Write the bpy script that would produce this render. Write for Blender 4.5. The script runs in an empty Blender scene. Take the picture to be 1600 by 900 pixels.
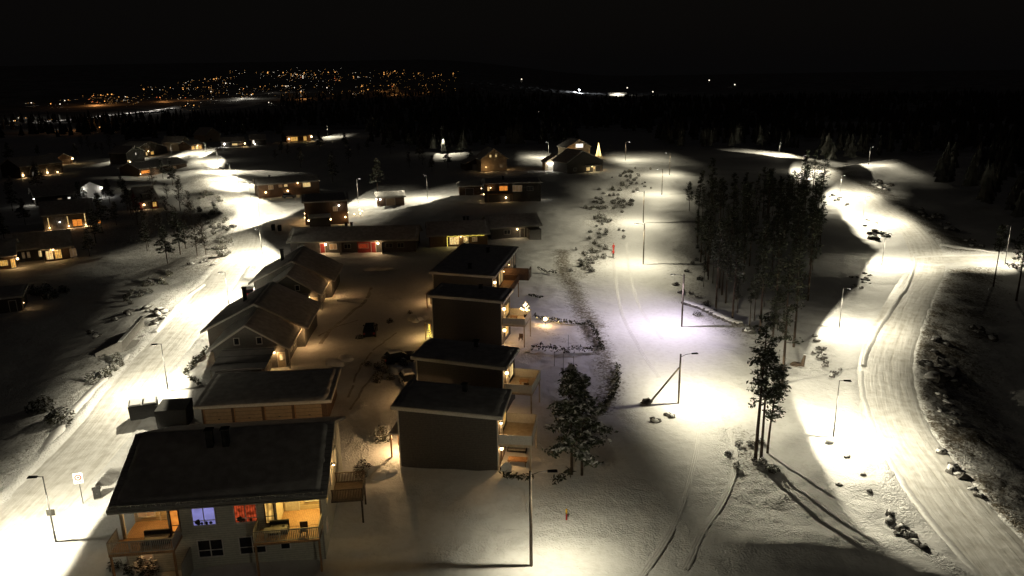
import bpy, math, random
import numpy as np
from mathutils import Vector, Matrix
random.seed(7); rng = np.random.default_rng(7)
S = bpy.context.scene
COL = S.collection
R = math.radians
pi = math.pi

# ------------------------------------------------------------------ camera
F, CAMZ, PITCH, ROLL = 1157.0, 35.0, R(15.46), R(-0.9)
def at(px, py, z=0.0):
    """metres on the level z of what is seen at (px, py) of the 1600 px photograph"""
    u, v = (px-800)/F, (450-py)/F
    u, v = u*math.cos(ROLL)-v*math.sin(ROLL), u*math.sin(ROLL)+v*math.cos(ROLL)
    d = (u, v*math.sin(PITCH)+math.cos(PITCH), v*math.cos(PITCH)-math.sin(PITCH))
    t = (z-CAMZ)/d[2]
    return d[0]*t, d[1]*t
cd = bpy.data.cameras.new('camera'); cam = bpy.data.objects.new('camera', cd); COL.objects.link(cam)
cam.matrix_world = Matrix.Translation((0, 0, CAMZ)) @ Matrix.Rotation(pi/2-PITCH, 4, 'X') @ Matrix.Rotation(ROLL, 4, 'Z')
cd.sensor_width = 36; cd.lens = 36*F/1600; cd.clip_end = 30000; cd.clip_start = 1
S.camera = cam

# ------------------------------------------------------------------ world and view
w = bpy.data.worlds.new('World'); S.world = w; w.use_nodes = True
nt = w.node_tree; bg = nt.nodes['Background']
sky = nt.nodes.new('ShaderNodeTexSky'); sky.sky_type = 'NISHITA'; sky.sun_disc = False
sky.sun_elevation = R(6); sky.sun_rotation = R(200); sky.air_density = 1.0; sky.dust_density = 4.0
tint = nt.nodes.new('ShaderNodeMix'); tint.data_type = 'RGBA'; tint.blend_type = 'MULTIPLY'; tint.inputs[0].default_value = 1
tint.inputs[7].default_value = (.012, .0085, .006, 1)           # town light scattered back by the air
glowmix = nt.nodes.new('ShaderNodeMix'); glowmix.data_type = 'RGBA'; glowmix.blend_type = 'ADD'; glowmix.inputs[0].default_value = 1
glowmix.inputs[7].default_value = (.037, .035, .037, 1)         # even glow of the overcast night sky
nt.links.new(sky.outputs[0], tint.inputs[6]); nt.links.new(tint.outputs[2], glowmix.inputs[6]); nt.links.new(glowmix.outputs[2], bg.inputs[0])
bg.inputs[1].default_value = 0.05
S.view_settings.view_transform = 'Standard'; S.view_settings.look = 'None'
S.view_settings.exposure = 0; S.view_settings.gamma = 1
S.cycles.use_denoising = True
S.cycles.max_bounces = 5; S.cycles.diffuse_bounces = 3
S.cycles.sample_clamp_indirect = 4.0

# ------------------------------------------------------------------ materials
def new_mat(name):
    m = bpy.data.materials.new(name); m.use_nodes = True
    return m, m.node_tree.nodes, m.node_tree.links, m.node_tree.nodes['Principled BSDF']
def mat(name, a, b=None, scale=4.0, rough=0.7, bump=0.0, bscale=20.0, boards=0.0, axis='Z', metal=0.0, detail=4):
    """noise-mottled colour a..b, noise bump, optional board joints every `boards` metres along axis"""
    m, N, L, P = new_mat(name)
    b = b or tuple(c*0.75 for c in a)
    tc = N.new('ShaderNodeTexCoord')
    n = N.new('ShaderNodeTexNoise'); n.inputs['Scale'].default_value = scale; n.inputs['Detail'].default_value = detail
    L.new(tc.outputs['Object'], n.inputs['Vector'])
    r = N.new('ShaderNodeValToRGB')
    r.color_ramp.elements[0].color = (*b, 1); r.color_ramp.elements[1].color = (*a, 1)
    r.color_ramp.elements[0].position = .35; r.color_ramp.elements[1].position = .65
    L.new(n.outputs[0], r.inputs[0]); L.new(r.outputs[0], P.inputs['Base Color'])
    P.inputs['Roughness'].default_value = rough; P.inputs['Metallic'].default_value = metal
    h = None; colr = r.outputs[0]
    if bump:
        n2 = N.new('ShaderNodeTexNoise'); n2.inputs['Scale'].default_value = bscale; n2.inputs['Detail'].default_value = 6
        L.new(tc.outputs['Object'], n2.inputs['Vector']); h = n2.outputs[0]
    if boards:
        sp = N.new('ShaderNodeSeparateXYZ'); L.new(tc.outputs['Object'], sp.inputs[0])
        if axis == 'XY':
            ad = N.new('ShaderNodeMath'); ad.operation = 'ADD'; L.new(sp.outputs[0], ad.inputs[0]); L.new(sp.outputs[1], ad.inputs[1]); src = ad.outputs[0]
        else: src = sp.outputs['XYZ'.index(axis)]
        mm = N.new('ShaderNodeMath'); mm.operation = 'DIVIDE'; L.new(src, mm.inputs[0]); mm.inputs[1].default_value = boards
        fr = N.new('ShaderNodeMath'); fr.operation = 'FRACT'; L.new(mm.outputs[0], fr.inputs[0])
        gt = N.new('ShaderNodeMath'); gt.operation = 'GREATER_THAN'; L.new(fr.outputs[0], gt.inputs[0]); gt.inputs[1].default_value = .14
        h2 = gt.outputs[0]
        jm = N.new('ShaderNodeMapRange'); jm.inputs[3].default_value = .55; jm.inputs[4].default_value = 1.0; L.new(h2, jm.inputs[0])     # open joints between boards
        jx = N.new('ShaderNodeMix'); jx.data_type = 'RGBA'; jx.blend_type = 'MULTIPLY'; jx.inputs[0].default_value = 1; L.new(colr, jx.inputs[6]); L.new(jm.outputs[0], jx.inputs[7]); L.new(jx.outputs[2], P.inputs['Base Color'])
        if h:
            ad2 = N.new('ShaderNodeMath'); ad2.operation = 'MULTIPLY_ADD'; L.new(h, ad2.inputs[0]); ad2.inputs[1].default_value = .4; L.new(h2, ad2.inputs[2]); h = ad2.outputs[0]
        else: h = h2
    if h:
        B = N.new('ShaderNodeBump'); B.inputs['Strength'].default_value = max(bump, .4); B.inputs['Distance'].default_value = .05
        L.new(h, B.inputs['Height']); L.new(B.outputs[0], P.inputs['Normal'])
    return m
def glow(name, col, strength, var=0.0, vscale=2.0, folds=0.0):
    m, N, L, P = new_mat(name)
    P.inputs['Base Color'].default_value = (*[c*.4 for c in col], 1); P.inputs['Roughness'].default_value = .3
    P.inputs['Emission Color'].default_value = (*col, 1); P.inputs['Emission Strength'].default_value = strength
    if var:
        tc = N.new('ShaderNodeTexCoord'); n = N.new('ShaderNodeTexNoise'); n.inputs['Scale'].default_value = vscale
        L.new(tc.outputs['Object'], n.inputs['Vector'])
        mr = N.new('ShaderNodeMapRange'); mr.inputs[1].default_value = .35; mr.inputs[2].default_value = .65
        mr.inputs[3].default_value = strength*(1-var); mr.inputs[4].default_value = strength
        L.new(n.outputs[0], mr.inputs[0]); L.new(mr.outputs[0], P.inputs['Emission Strength'])
    if folds:
        wv = N.new('ShaderNodeTexWave'); wv.inputs['Scale'].default_value = folds; wv.inputs['Distortion'].default_value = 3.5; wv.inputs['Detail'].default_value = 3; wv.inputs['Detail Scale'].default_value = .6
        tc = N.new('ShaderNodeTexCoord'); L.new(tc.outputs['Object'], wv.inputs['Vector'])
        rp = N.new('ShaderNodeValToRGB'); L.new(wv.outputs[0], rp.inputs[0]); rp.color_ramp.elements[0].color = (*[c*.35 for c in col], 1); rp.color_ramp.elements[1].color = (*col, 1)
        L.new(rp.outputs[0], P.inputs['Emission Color'])
    m.cycles.emission_sampling = 'NONE'
    return m

def snow_ground():
    m, N, L, P = new_mat('snow_cover')
    tc = N.new('ShaderNodeTexCoord'); geo = tc.outputs['Object']
    at_ = N.new('ShaderNodeAttribute'); at_.attribute_name = 'trample'
    def noise(sc, det=4, dist=0.0):
        n = N.new('ShaderNodeTexNoise'); n.inputs['Scale'].default_value = sc; n.inputs['Detail'].default_value = det
        n.inputs['Distortion'].default_value = dist; L.new(geo, n.inputs['Vector']); return n.outputs[0]
    big, mid, fine = noise(.35, 5, .4), noise(1.6, 5, .6), noise(6, 3)
    vor = N.new('ShaderNodeTexVoronoi'); vor.inputs['Scale'].default_value = 1.5; vor.feature = 'SMOOTH_F1'; L.new(geo, vor.inputs['Vector'])
    def math_(op, a, b):
        n = N.new('ShaderNodeMath'); n.operation = op
        for i, q in enumerate((a, b)):
            if isinstance(q, (int, float)): n.inputs[i].default_value = q
            else: L.new(q, n.inputs[i])
        return n.outputs[0]
    hsum = math_('ADD', math_('MULTIPLY', big, .30), math_('MULTIPLY', mid, .05))
    tr = math_('ADD', math_('ADD', math_('MULTIPLY', fine, .34), math_('MULTIPLY', mid, .22)), math_('MULTIPLY', vor.outputs['Distance'], .10))
    hsum = math_('ADD', hsum, math_('MULTIPLY', tr, at_.outputs['Fac']))
    hsum = math_('ADD', hsum, math_('MULTIPLY', fine, .012))
    B = N.new('ShaderNodeBump'); B.inputs['Distance'].default_value = 1.0; B.inputs['Strength'].default_value = .75
    L.new(hsum, B.inputs['Height']); L.new(B.outputs[0], P.inputs['Normal'])
    r = N.new('ShaderNodeValToRGB'); L.new(mid, r.inputs[0])
    r.color_ramp.elements[0].color = (.75, .745, .735, 1); r.color_ramp.elements[1].color = (.84, .84, .84, 1)
    r.color_ramp.elements[0].position = .25; r.color_ramp.elements[1].position = .55
    sc_ = N.new('ShaderNodeAttribute'); sc_.attribute_name = 'scrub'                 # dead grass and heather that pokes through
    n3 = noise(2.2, 7, 1.2); th = N.new('ShaderNodeMapRange'); L.new(math_('ADD', n3, math_('MULTIPLY', sc_.outputs['Fac'], .42)), th.inputs[0])
    th.inputs[1].default_value = .68; th.inputs[2].default_value = .95; th.inputs[3].default_value = 0; th.inputs[4].default_value = 1
    mx = N.new('ShaderNodeMix'); mx.data_type = 'RGBA'; L.new(th.outputs[0], mx.inputs[0]); L.new(r.outputs[0], mx.inputs[6]); mx.inputs[7].default_value = (.17, .145, .11, 1)
    L.new(mx.outputs[2], P.inputs['Base Color']); P.inputs['Roughness'].default_value = .7; P.inputs['Specular IOR Level'].default_value = .2
    return m
def snow_road(name, lo, hi, bumpd=.05):
    """packed snow: streaks run along the road (u = across in metres, v = along in metres)"""
    m, N, L, P = new_mat(name)
    uv = N.new('ShaderNodeUVMap'); mp = N.new('ShaderNodeMapping'); L.new(uv.outputs[0], mp.inputs[0])
    mp.inputs['Scale'].default_value = (2.1, .09, 1)
    n = N.new('ShaderNodeTexNoise'); n.inputs['Scale'].default_value = 1.0; n.inputs['Detail'].default_value = 6; n.inputs['Roughness'].default_value = .65
    L.new(mp.outputs[0], n.inputs['Vector'])
    n2 = N.new('ShaderNodeTexNoise'); n2.inputs['Scale'].default_value = .8; n2.inputs['Detail'].default_value = 6
    L.new(uv.outputs[0], n2.inputs['Vector'])
    mx = N.new('ShaderNodeMath'); mx.operation = 'MULTIPLY_ADD'; L.new(n2.outputs[0], mx.inputs[0]); mx.inputs[1].default_value = .8
    L.new(n.outputs[0], mx.inputs[2])
    r = N.new('ShaderNodeValToRGB'); L.new(mx.outputs[0], r.inputs[0])
    r.color_ramp.elements[0].color = (*lo, 1); r.color_ramp.elements[1].color = (*hi, 1)
    r.color_ramp.elements[0].position = .68; r.color_ramp.elements[1].position = 1.08
    L.new(r.outputs[0], P.inputs['Base Color']); P.inputs['Roughness'].default_value = .55
    B = N.new('ShaderNodeBump'); B.inputs['Distance'].default_value = bumpd; B.inputs['Strength'].default_value = 1
    L.new(mx.outputs[0], B.inputs['Height']); L.new(B.outputs[0], P.inputs['Normal'])
    return m

M = dict(
 ground=snow_ground(),
 road=snow_road('packed_snow', (.56, .54, .50), (.82, .81, .79), .10),
 track=snow_road('trodden_snow', (.26, .24, .21), (.55, .53, .5), .06),
 skit=mat('pressed_snow', (.82, .82, .82), (.7, .69, .68), 3, .6, .3, 12),
 snow=mat('clean_snow', (.84, .84, .85), (.74, .74, .74), 1.5, .7, .5, 5),
 roofsnow=mat('roof_snow', (.76, .74, .72), (.55, .53, .51), 1.3, .8, .5, 9),
 rooftile=mat('frosted_roof_tile', (.62, .60, .59), (.46, .45, .44), 1.1, .8, .4, 6, .16, 'Z'),
 dark=mat('dark_stained_siding', (.095, .088, .080), (.065, .060, .055), 5, .75, .2, 30, .19, 'Z'),
 ash=mat('ash_grey_siding', (.17, .165, .155), (.13, .126, .12), 5, .75, .2, 30, .19, 'Z'),
 grey=mat('pale_grey_green_siding', (.60, .60, .52), (.50, .505, .44), 4, .75, .2, 30, .19, 'Z'),
 brown=mat('brown_siding', (.14, .085, .05), (.10, .06, .038), 5, .75, .2, 30, .2, 'XY'),
 red=mat('red_siding', (.36, .035, .025), (.26, .025, .02), 5, .7, .2, 30, .2, 'XY'),
 beige=mat('cream_siding', (.66, .56, .40), (.56, .47, .33), 4, .7, .2, 30, .19, 'Z'),
 white=mat('white_paint', (.74, .72, .68), (.62, .60, .56), 6, .55, .1, 40),
 trim=mat('grey_trim_paint', (.36, .35, .31), (.29, .28, .25), 6, .6, .1, 40),
 deck=mat('snow_dusted_deck', (.60, .52, .42), (.46, .37, .26), 2.2, .7, .3, 14),
 wood=mat('oiled_deck_wood', (.42, .25, .12), (.30, .17, .08), 6, .65, .2, 25, .14, 'X'),
 postwood=mat('weathered_pole_wood', (.11, .088, .066), (.07, .056, .042), 5, .85, .4, 20),
 door=mat('garage_door_tan', (.42, .31, .20), (.34, .25, .16), 4, .6, .1, 30, .42, 'Z'),
 conc=mat('concrete', (.32, .31, .29), (.22, .21, .20), 3, .85, .4, 12),
 rock=mat('grey_rock', (.17, .16, .15), (.07, .067, .063), 1.6, .85, .9, 4),
 metal=mat('weathered_steel', (.085, .085, .085), (.06, .06, .06), 8, .7, .05, 30),
 black=mat('black_plastic', (.03, .03, .03), (.02, .02, .02), 6, .95, .1, 30),
 rubber=mat('tyre_rubber', (.025, .025, .025), (.018, .018, .018), 6, .8),
 glass=mat('dark_window_glass', (.02, .022, .026), (.012, .013, .016), 2, .08),
 bark=mat('pine_bark', (.11, .075, .05), (.05, .036, .027), 6, .9, .8, 14),
 needle=mat('pine_needles', (.095, .108, .070), (.050, .060, .040), 1.2, .75),
 leaf=mat('hedge_leaves', (.060, .058, .034), (.030, .030, .020), 3, .75),
 twig=mat('bare_twigs', (.13, .105, .08), (.07, .057, .045), 5, .85),
 carblue=mat('dark_car_paint', (.02, .022, .03), (.016, .018, .025), 1, .25),
 carred=mat('red_car_paint', (.45, .03, .025), (.40, .025, .02), 1, .3),
 carpale=mat('pale_car_paint', (.55, .52, .47), (.50, .47, .43), 1, .3),
 skin=mat('skin', (.55, .34, .24), (.5, .3, .2), 8, .6),
 redcloth=mat('red_clothing', (.50, .035, .03), (.38, .025, .015), 9, .8),
 darkcloth=mat('dark_clothing', (.05, .035, .035), (.03, .022, .015), 9, .8),
 yellow=mat('yellow_paint', (.65, .42, .03), (.5, .32, .02), 6, .6),
 signred=mat('red_marking', (.42, .03, .03), (.36, .025, .025), 6, .5),
 hill=mat('far_snowy_wooded_ground', (.55, .54, .53), (.25, .25, .25), .02, .9),
 farwood=mat('snow_dusted_far_conifers', (.13, .13, .12), (.05, .055, .045), .6, .9),
 w_warm=glow('lit_window_warm', (1.0, .58, .14), 1.15, .6, 2.2, .9),
 w_yel=glow('lit_window_yellow', (1.0, .72, .30), 1.5, .6, 2.6, .7),
 w_org=glow('lit_window_orange', (1.0, .33, .05), .9, .5, 2.2),
 w_red=glow('lit_window_red_curtain', (.75, .10, .03), .75, .85, 3.2, 1.6),
 w_blue=glow('lit_window_blue_screen', (.36, .35, .84), .66, .3, 1.2),
 w_dim=glow('lit_window_dim', (1.0, .66, .35), .12, .8, 2),
 w_wht=glow('lit_window_white', (1.0, .93, .80), 1.6, .4, 1.5),
 bulb=glow('warm_bulb', (1.0, .70, .32), 14),
 bulbw=glow('white_bulb', (1.0, .93, .80), 16),
 fairy=glow('fairy_light', (1.0, .70, .25), 5),
 fairyy=glow('yellow_fairy_light', (1.0, .80, .12), 3),
 led=glow('led_lens', (1.0, .95, .82), 12),
 t_wht=glow('town_light_white', (1.0, .88, .70), 2.2), t_amb=glow('town_light_amber', (1.0, .46, .12), 2.0), t_red=glow('town_light_red', (1.0, .22, .06), 1.1),
 t_hot=glow('floodlight_white', (.9, .95, 1.0), 14), tail=glow('tail_light', (1.0, .03, .02), 1.0),
)

# ------------------------------------------------------------------ mesh helpers
class MB:
    def __init__(s): s.v, s.f, s.m, s.sm = [], [], [], []
    def add(s, vs, fs, mi=0, smooth=False):
        o = len(s.v); s.v += [tuple(p) for p in vs]
        s.f += [tuple(i+o for i in f) for f in fs]; s.m += [mi]*len(fs); s.sm += [smooth]*len(fs); return s
    def box(s, x0, x1, y0, y1, z0, z1, mi=0):
        return s.add([(x0,y0,z0),(x1,y0,z0),(x1,y1,z0),(x0,y1,z0),(x0,y0,z1),(x1,y0,z1),(x1,y1,z1),(x0,y1,z1)],
                     [(0,3,2,1),(4,5,6,7),(0,1,5,4),(1,2,6,5),(2,3,7,6),(3,0,4,7)], mi)
    def hexa(s, b, t, mi=0):                       # four bottom points, four top points
        return s.add(list(b)+list(t), [(0,3,2,1),(4,5,6,7),(0,1,5,4),(1,2,6,5),(2,3,7,6),(3,0,4,7)], mi)
    def prism(s, poly, d, mi=0):                   # polygon of 3-D points extruded by vector d
        n = len(poly); q = [tuple(p[i]+d[i] for i in range(3)) for p in poly]
        return s.add(list(poly)+q, [tuple(range(n))[::-1], tuple(range(n, 2*n))]+[(i,(i+1)%n,n+(i+1)%n,n+i) for i in range(n)], mi)
    def tube(s, pts, rad, n=7, mi=0, cap=True):
        pts = [Vector(p) for p in pts]; rad = rad if hasattr(rad, '__len__') else [rad]*len(pts)
        vs, fs = [], []
        for i, p in enumerate(pts):
            d = (pts[min(i+1, len(pts)-1)]-pts[max(i-1, 0)]).normalized()
            a = d.orthogonal().normalized(); b = d.cross(a)
            vs += [p+(a*math.cos(2*pi*k/n)+b*math.sin(2*pi*k/n))*rad[i] for k in range(n)]
        for i in range(len(pts)-1):
            fs += [(i*n+k, i*n+(k+1)%n, (i+1)*n+(k+1)%n, (i+1)*n+k) for k in range(n)]
        if cap: fs += [tuple(range(n))[::-1], tuple(range((len(pts)-1)*n, len(pts)*n))]
        return s.add(vs, fs, mi, True)
    def lump(s, c, r, mi=0, rough=.3, seed=0, nu=7, nv=5, flat=1.0, smooth=False):
        q = random.Random(seed); rx, ry, rz = r if hasattr(r, '__len__') else (r, r, r*flat)
        vs = [(c[0], c[1], c[2]-rz)]
        for j in range(1, nv):
            for i in range(nu):
                t, a = pi*j/nv, 2*pi*(i+.5*(j % 2))/nu; k = 1+q.uniform(-rough, rough)
                vs.append((c[0]+rx*k*math.sin(t)*math.cos(a), c[1]+ry*k*math.sin(t)*math.sin(a), c[2]-rz*k*math.cos(t)))
        vs.append((c[0], c[1], c[2]+rz)); e = len(vs)-1; fs = []
        for i in range(nu):
            fs += [(0, 1+(i+1)%nu, 1+i), (e, e-nu+i, e-nu+(i+1)%nu)]
            for j in range(nv-2):
                a, b = 1+j*nu+i, 1+j*nu+(i+1)%nu; fs.append((a, b, b+nu, a+nu))
        return s.add(vs, fs, mi, smooth)
    def build(s, name, m, parent=None, loc=None, rz=0):
        me = bpy.data.meshes.new(name); me.from_pydata(s.v, [], s.f)
        for q in (m if isinstance(m, (list, tuple)) else [m]): me.materials.append(M[q] if isinstance(q, str) else q)
        me.polygons.foreach_set('material_index', s.m); me.polygons.foreach_set('use_smooth', s.sm); me.update()
        o = bpy.data.objects.new(name, me); COL.objects.link(o)
        if parent: o.parent = parent
        if loc: o.location = loc
        if rz: o.rotation_euler.z = rz
        return o
def empty(name, loc=(0,0,0), rz=0):
    o = bpy.data.objects.new(name, None); COL.objects.link(o); o.location = loc; o.rotation_euler.z = rz
    o.empty_display_size = .3; return o
def tag(o, label, cat, group=None, kind=None):
    o['label'] = label; o['category'] = cat
    if group: o['group'] = group
    if kind: o['kind'] = kind
    return o
def structure(o): o['kind'] = 'structure'; return o
KIDS = {}
def copy_tree(o, parent=None):
    c = o.copy(); COL.objects.link(c)
    if parent: c.parent = parent
    for ch in KIDS.get(o.name) or KIDS.setdefault(o.name, list(o.children)): copy_tree(ch, c)
    return c
def point(name, loc, watts, col, parent=None, rad=.06):
    k = (watts, col, rad); d = LD.get(k)
    if not d:
        d = bpy.data.lights.new(name, 'POINT'); d.energy = watts; d.color = col; d.shadow_soft_size = rad; LD[k] = d
    o = bpy.data.objects.new(name, d); COL.objects.link(o); o.location = loc
    if parent: o.parent = parent
    return o
LD = {}
WARM, AMBER, NEUT = (1.0, .56, .22), (1.0, .42, .12), (1.0, .93, .76)

# ------------------------------------------------------------------ roads and terrain heights
def spline(pts, n=10):
    P = [np.array(p, float) for p in pts]; P = [2*P[0]-P[1]]+P+[2*P[-1]-P[-2]]; out = []
    for i in range(1, len(P)-2):
        for t in np.arange(n)/n:
            a, b, c, d = P[i-1], P[i], P[i+1], P[i+2]
            out.append(.5*((2*b)+(c-a)*t+(2*a-5*b+4*c-d)*t*t+(3*b-a-3*c+d)*t**3))
    return np.array(out+[P[-2]])
def pxl(*pts): return [at(*p) for p in pts]
ROAD_A = spline([(-38.6, 12), (-40.2, 34)]+pxl((60,785),(170,665),(232,578),(300,498),(352,430),(388,380),(384,335),(352,288),(325,255),(312,238),(306,228)))
ROAD_B = spline([(34.5, 20), (35.2, 40)]+pxl((1530,840),(1491,795),(1452,740),(1416,690),(1394,645),(1384,595),(1385,560),(1397,520),(1425,460),(1447,420),(1445,390),(1420,355),(1370,315),(1310,280),(1270,260),(1240,247),(1205,236)))
BRANCH = spline(pxl((1448,408),(1500,405),(1580,405),(1700,412)))
LANE = spline(pxl((1300,272),(1350,261),(1400,252),(1470,245),(1560,240)))
TRAIL = spline([(-2, 22), (9, 40)]+pxl((960,850),(1050,770),(1090,690),(1085,620),(1035,545),(985,480),(975,430),(985,370),(1000,320),(1012,280),(1022,255),(1000,238)))
WA, WB, WBR, WL, WT = 6.4, 6.2, 5.0, 5.0, 13.0
def sdist(X, Y, P):
    if X.size < 400:
        A, D = P[:-1], P[1:]-P[:-1]; px, py = X.ravel()[:, None], Y.ravel()[:, None]
        t = np.clip(((px-A[:,0])*D[:,0]+(py-A[:,1])*D[:,1])/(D*D).sum(1), 0, 1)
        ex, ey = px-A[:,0]-t*D[:,0], py-A[:,1]-t*D[:,1]; q = np.hypot(ex, ey); i = q.argmin(1); r_ = np.arange(len(i))
        return q[r_, i].reshape(X.shape), np.sign(D[i,1]*ex[r_,i]-D[i,0]*ey[r_,i]).reshape(X.shape)
    best = np.full(X.shape, 1e9); sg = np.zeros(X.shape)
    for a, b in zip(P[:-1], P[1:]):
        d = b-a; L2 = d@d; t = np.clip(((X-a[0])*d[0]+(Y-a[1])*d[1])/L2, 0, 1)
        ex, ey = X-a[0]-t*d[0], Y-a[1]-t*d[1]; q = np.hypot(ex, ey); m = q < best
        best[m] = q[m]; sg[m] = np.sign(d[1]*ex-d[0]*ey)[m]
    return best, sg
def sst(a, b, x):
    t = np.clip((x-a)/(b-a), 0, 1); return t*t*(3-2*t)
TAB = rng.random((256, 256))
def vnoise(X, Y):
    xi, yi = np.floor(X).astype(int), np.floor(Y).astype(int); fx, fy = X-xi, Y-yi
    fx, fy = fx*fx*(3-2*fx), fy*fy*(3-2*fy); g = lambda i, j: TAB[(xi+i) % 256, (yi+j) % 256]
    return (g(0,0)*(1-fx)+g(1,0)*fx)*(1-fy)+(g(0,1)*(1-fx)+g(1,1)*fx)*fy - .5
MOUND = spline(pxl((1160,862),(1240,860),(1320,866),(1390,880),(1440,905)))
PATCHES = [(np.array(pxl(*p)), w_, a_) for p, w_, a_ in (
    (((878,392),(880,425),(898,455),(905,480),(930,510)), 2.3, 1.0), (((915,505),(935,540),(945,560),(955,600),(935,640)), 1.9, .95), (((845,512),(900,540),(930,548)), 1.0, .5),
    (((905,430),(925,400),(940,365),(960,325),(990,288),(1000,262)), 5.0, .62), (((930,350),(955,310),(985,270)), 6.0, .6), (((1085,470),(1070,400),(1090,330),(1130,285)), 4.0, .5), (((1100,495),(1180,530),(1215,580)), 3.0, .5),
    (((200,330),(250,350),(300,385),(315,410)), 20.0, .72), (((120,560),(170,570),(200,550)), 6.0, .5), (((340,405),(345,370),(330,320),(305,275)), 7.0, .75), (((1160,680),(1170,730),(1150,760)), 2.0, .55), (((1360,290),(1400,320),(1470,360),(1520,385)), 9.0, .6))]
PATHS = [(np.array(pxl(*p)), w_, a_) for p, w_, a_ in (
    (((1385,720),(1390,780),(1410,830),(1450,870),(1500,905)), .9, 1.0), (((1290,540),(1300,580),(1260,575)), 1.6, 1.0), (((1390,790),(1450,800)), .5, .8), (((1240,760),(1200,800),(1170,840),(1130,880)), 1.6, 1.0),
    (((700,870),(760,855),(860,840),(960,830)), 1.6, .9), (((850,800),(930,770),(1000,775),(1040,800)), 4.0, .75), (((1060,850),(1120,820),(1180,790)), 4.5, .8), (((640,770),(720,800),(800,830)), 1.0, .8),
    (((1180,830),(1300,850),(1420,855)), 1.5, 1.0), (((1130,660),(1150,720),(1190,760)), 2.0, .8), (((530,700),(560,640),(570,570),(610,530)), 3.0, .8), (((560,700),(600,670),(620,640)), 1.5, .8), (((600,720),(640,750),(720,790)), 1.0, .7),
    (((720,395),(800,400),(860,392)), 2.0, .6), (((520,470),(570,430),(650,410)), 3.0, .6), (((1370,640),(1375,700)), .8, .6))]
def hgt(X, Y, parts=False):
    X, Y = np.atleast_1d(np.asarray(X, float)), np.atleast_1d(np.asarray(Y, float))
    n1 = vnoise(X/9, Y/9); n2 = vnoise(X/3.1+7, Y/3.1+3); n3 = vnoise(X/1.2+31, Y/1.2+11)
    z = .55*n1+.22*n2+.09*n3
    tr = np.clip(.10+.9*vnoise(X/14+50, Y/14+9)+.4*n2, .02, .6); sc = np.zeros_like(z)
    near = Y < 520
    if near.any():
        x, y = X[near], Y[near]; zz = z[near].copy(); q = tr[near].copy(); g = np.zeros_like(zz)
        dA, sA = sdist(x, y, ROAD_A); dB, sB = sdist(x, y, ROAD_B); dC, _ = sdist(x, y, BRANCH); dL, _ = sdist(x, y, LANE); dT, _ = sdist(x, y, TRAIL)
        court = sst(-27, -23, x)*sst(-9, -13, x)*sst(60, 66, y)*sst(156, 150, y)
        zz *= 1-.6*court
        k = sst(WT/2-2, WT/2+3, dT); zz *= .3+.7*k; q = q*(.25+.75*k)
        # ground falls away right of the right road and left of the left road
        out = sst(WB/2-.4, WB/2+12, dB*sB)*sst(6, 13, dC)*sst(6, 13, dL)
        zz += out*(-2.3+.5*n1[near]); eb = sst(WB/2-.3, WB/2+.5, dB*sB)*sst(WB/2+14, WB/2+5, dB)*(sB > 0)*sst(4, 8, dC); q = np.maximum(q, .9*eb)
        g = np.maximum(g, .8*eb+.3*eb*n2[near]*2)
        g = np.maximum(g, .5*sst(WA/2+1.0, WA/2+3, dA)*sst(WA/2+12, WA/2+4, dA)*(sA < 0))
        if parts:
            for P_, ww, aa in PATCHES:
                d_, _ = sdist(x, y, P_); g = np.maximum(g, aa*np.exp(-(d_/ww)**2))
            for P_, ww, aa in PATHS:
                d_, _ = sdist(x, y, P_); k_ = np.exp(-(d_/ww)**2); q = np.maximum(q, aa*k_); zz -= .05*k_
        oA = sst(WA/2+2, WA/2+18, -dA*sA)*(sA < 0); zz += -2.2*oA
        q = np.maximum(q, .8*np.exp(-((dA-WA/2-2.2)/1.6)**2)*(sA < 0))
        for d, W_, bank in ((dA, WA, .34), (dB, WB, .06), (dC, WBR, .25), (dL, WL, .25)):
            s = sst(W_/2+.1, W_/2+2.6, d); zz = zz*s - .10*(1-sst(W_/2-.4, W_/2+.15, d))
            zz += bank*np.exp(-((d-W_/2-.8)/.55)**2)*(.7+1.3*n2[near]+.8*n3[near])
        dM, sM = sdist(x, y, MOUND); zz += .75*np.exp(-(dM/np.where(sM > 0, 1.3, 3.4))**2)
        if parts: zz += np.minimum(q, 1)*(.22*vnoise(x/.75+3, y/.75+8)+.30*vnoise(x/1.9+13, y/1.9+18))
        z[near] = zz; tr[near] = q; sc[near] = g
    az = sst(.16, -.12, X/np.maximum(Y, 1)); far = np.maximum(Y-900, 0)
    z += (.0368*far*az+.012*np.maximum(Y-2200, 0)*(1-az))*1.0 + np.where(Y > 700, 6*n1*sst(700, 1500, Y), 0)
    return (z, tr, sc) if parts else z
def h1(x, y): return float(hgt(x, y)[0])
def gnd(px, py):
    z = 0.0
    for _ in range(6): x, y = at(px, py, z); z = h1(x, y)
    return x, y, z

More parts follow.
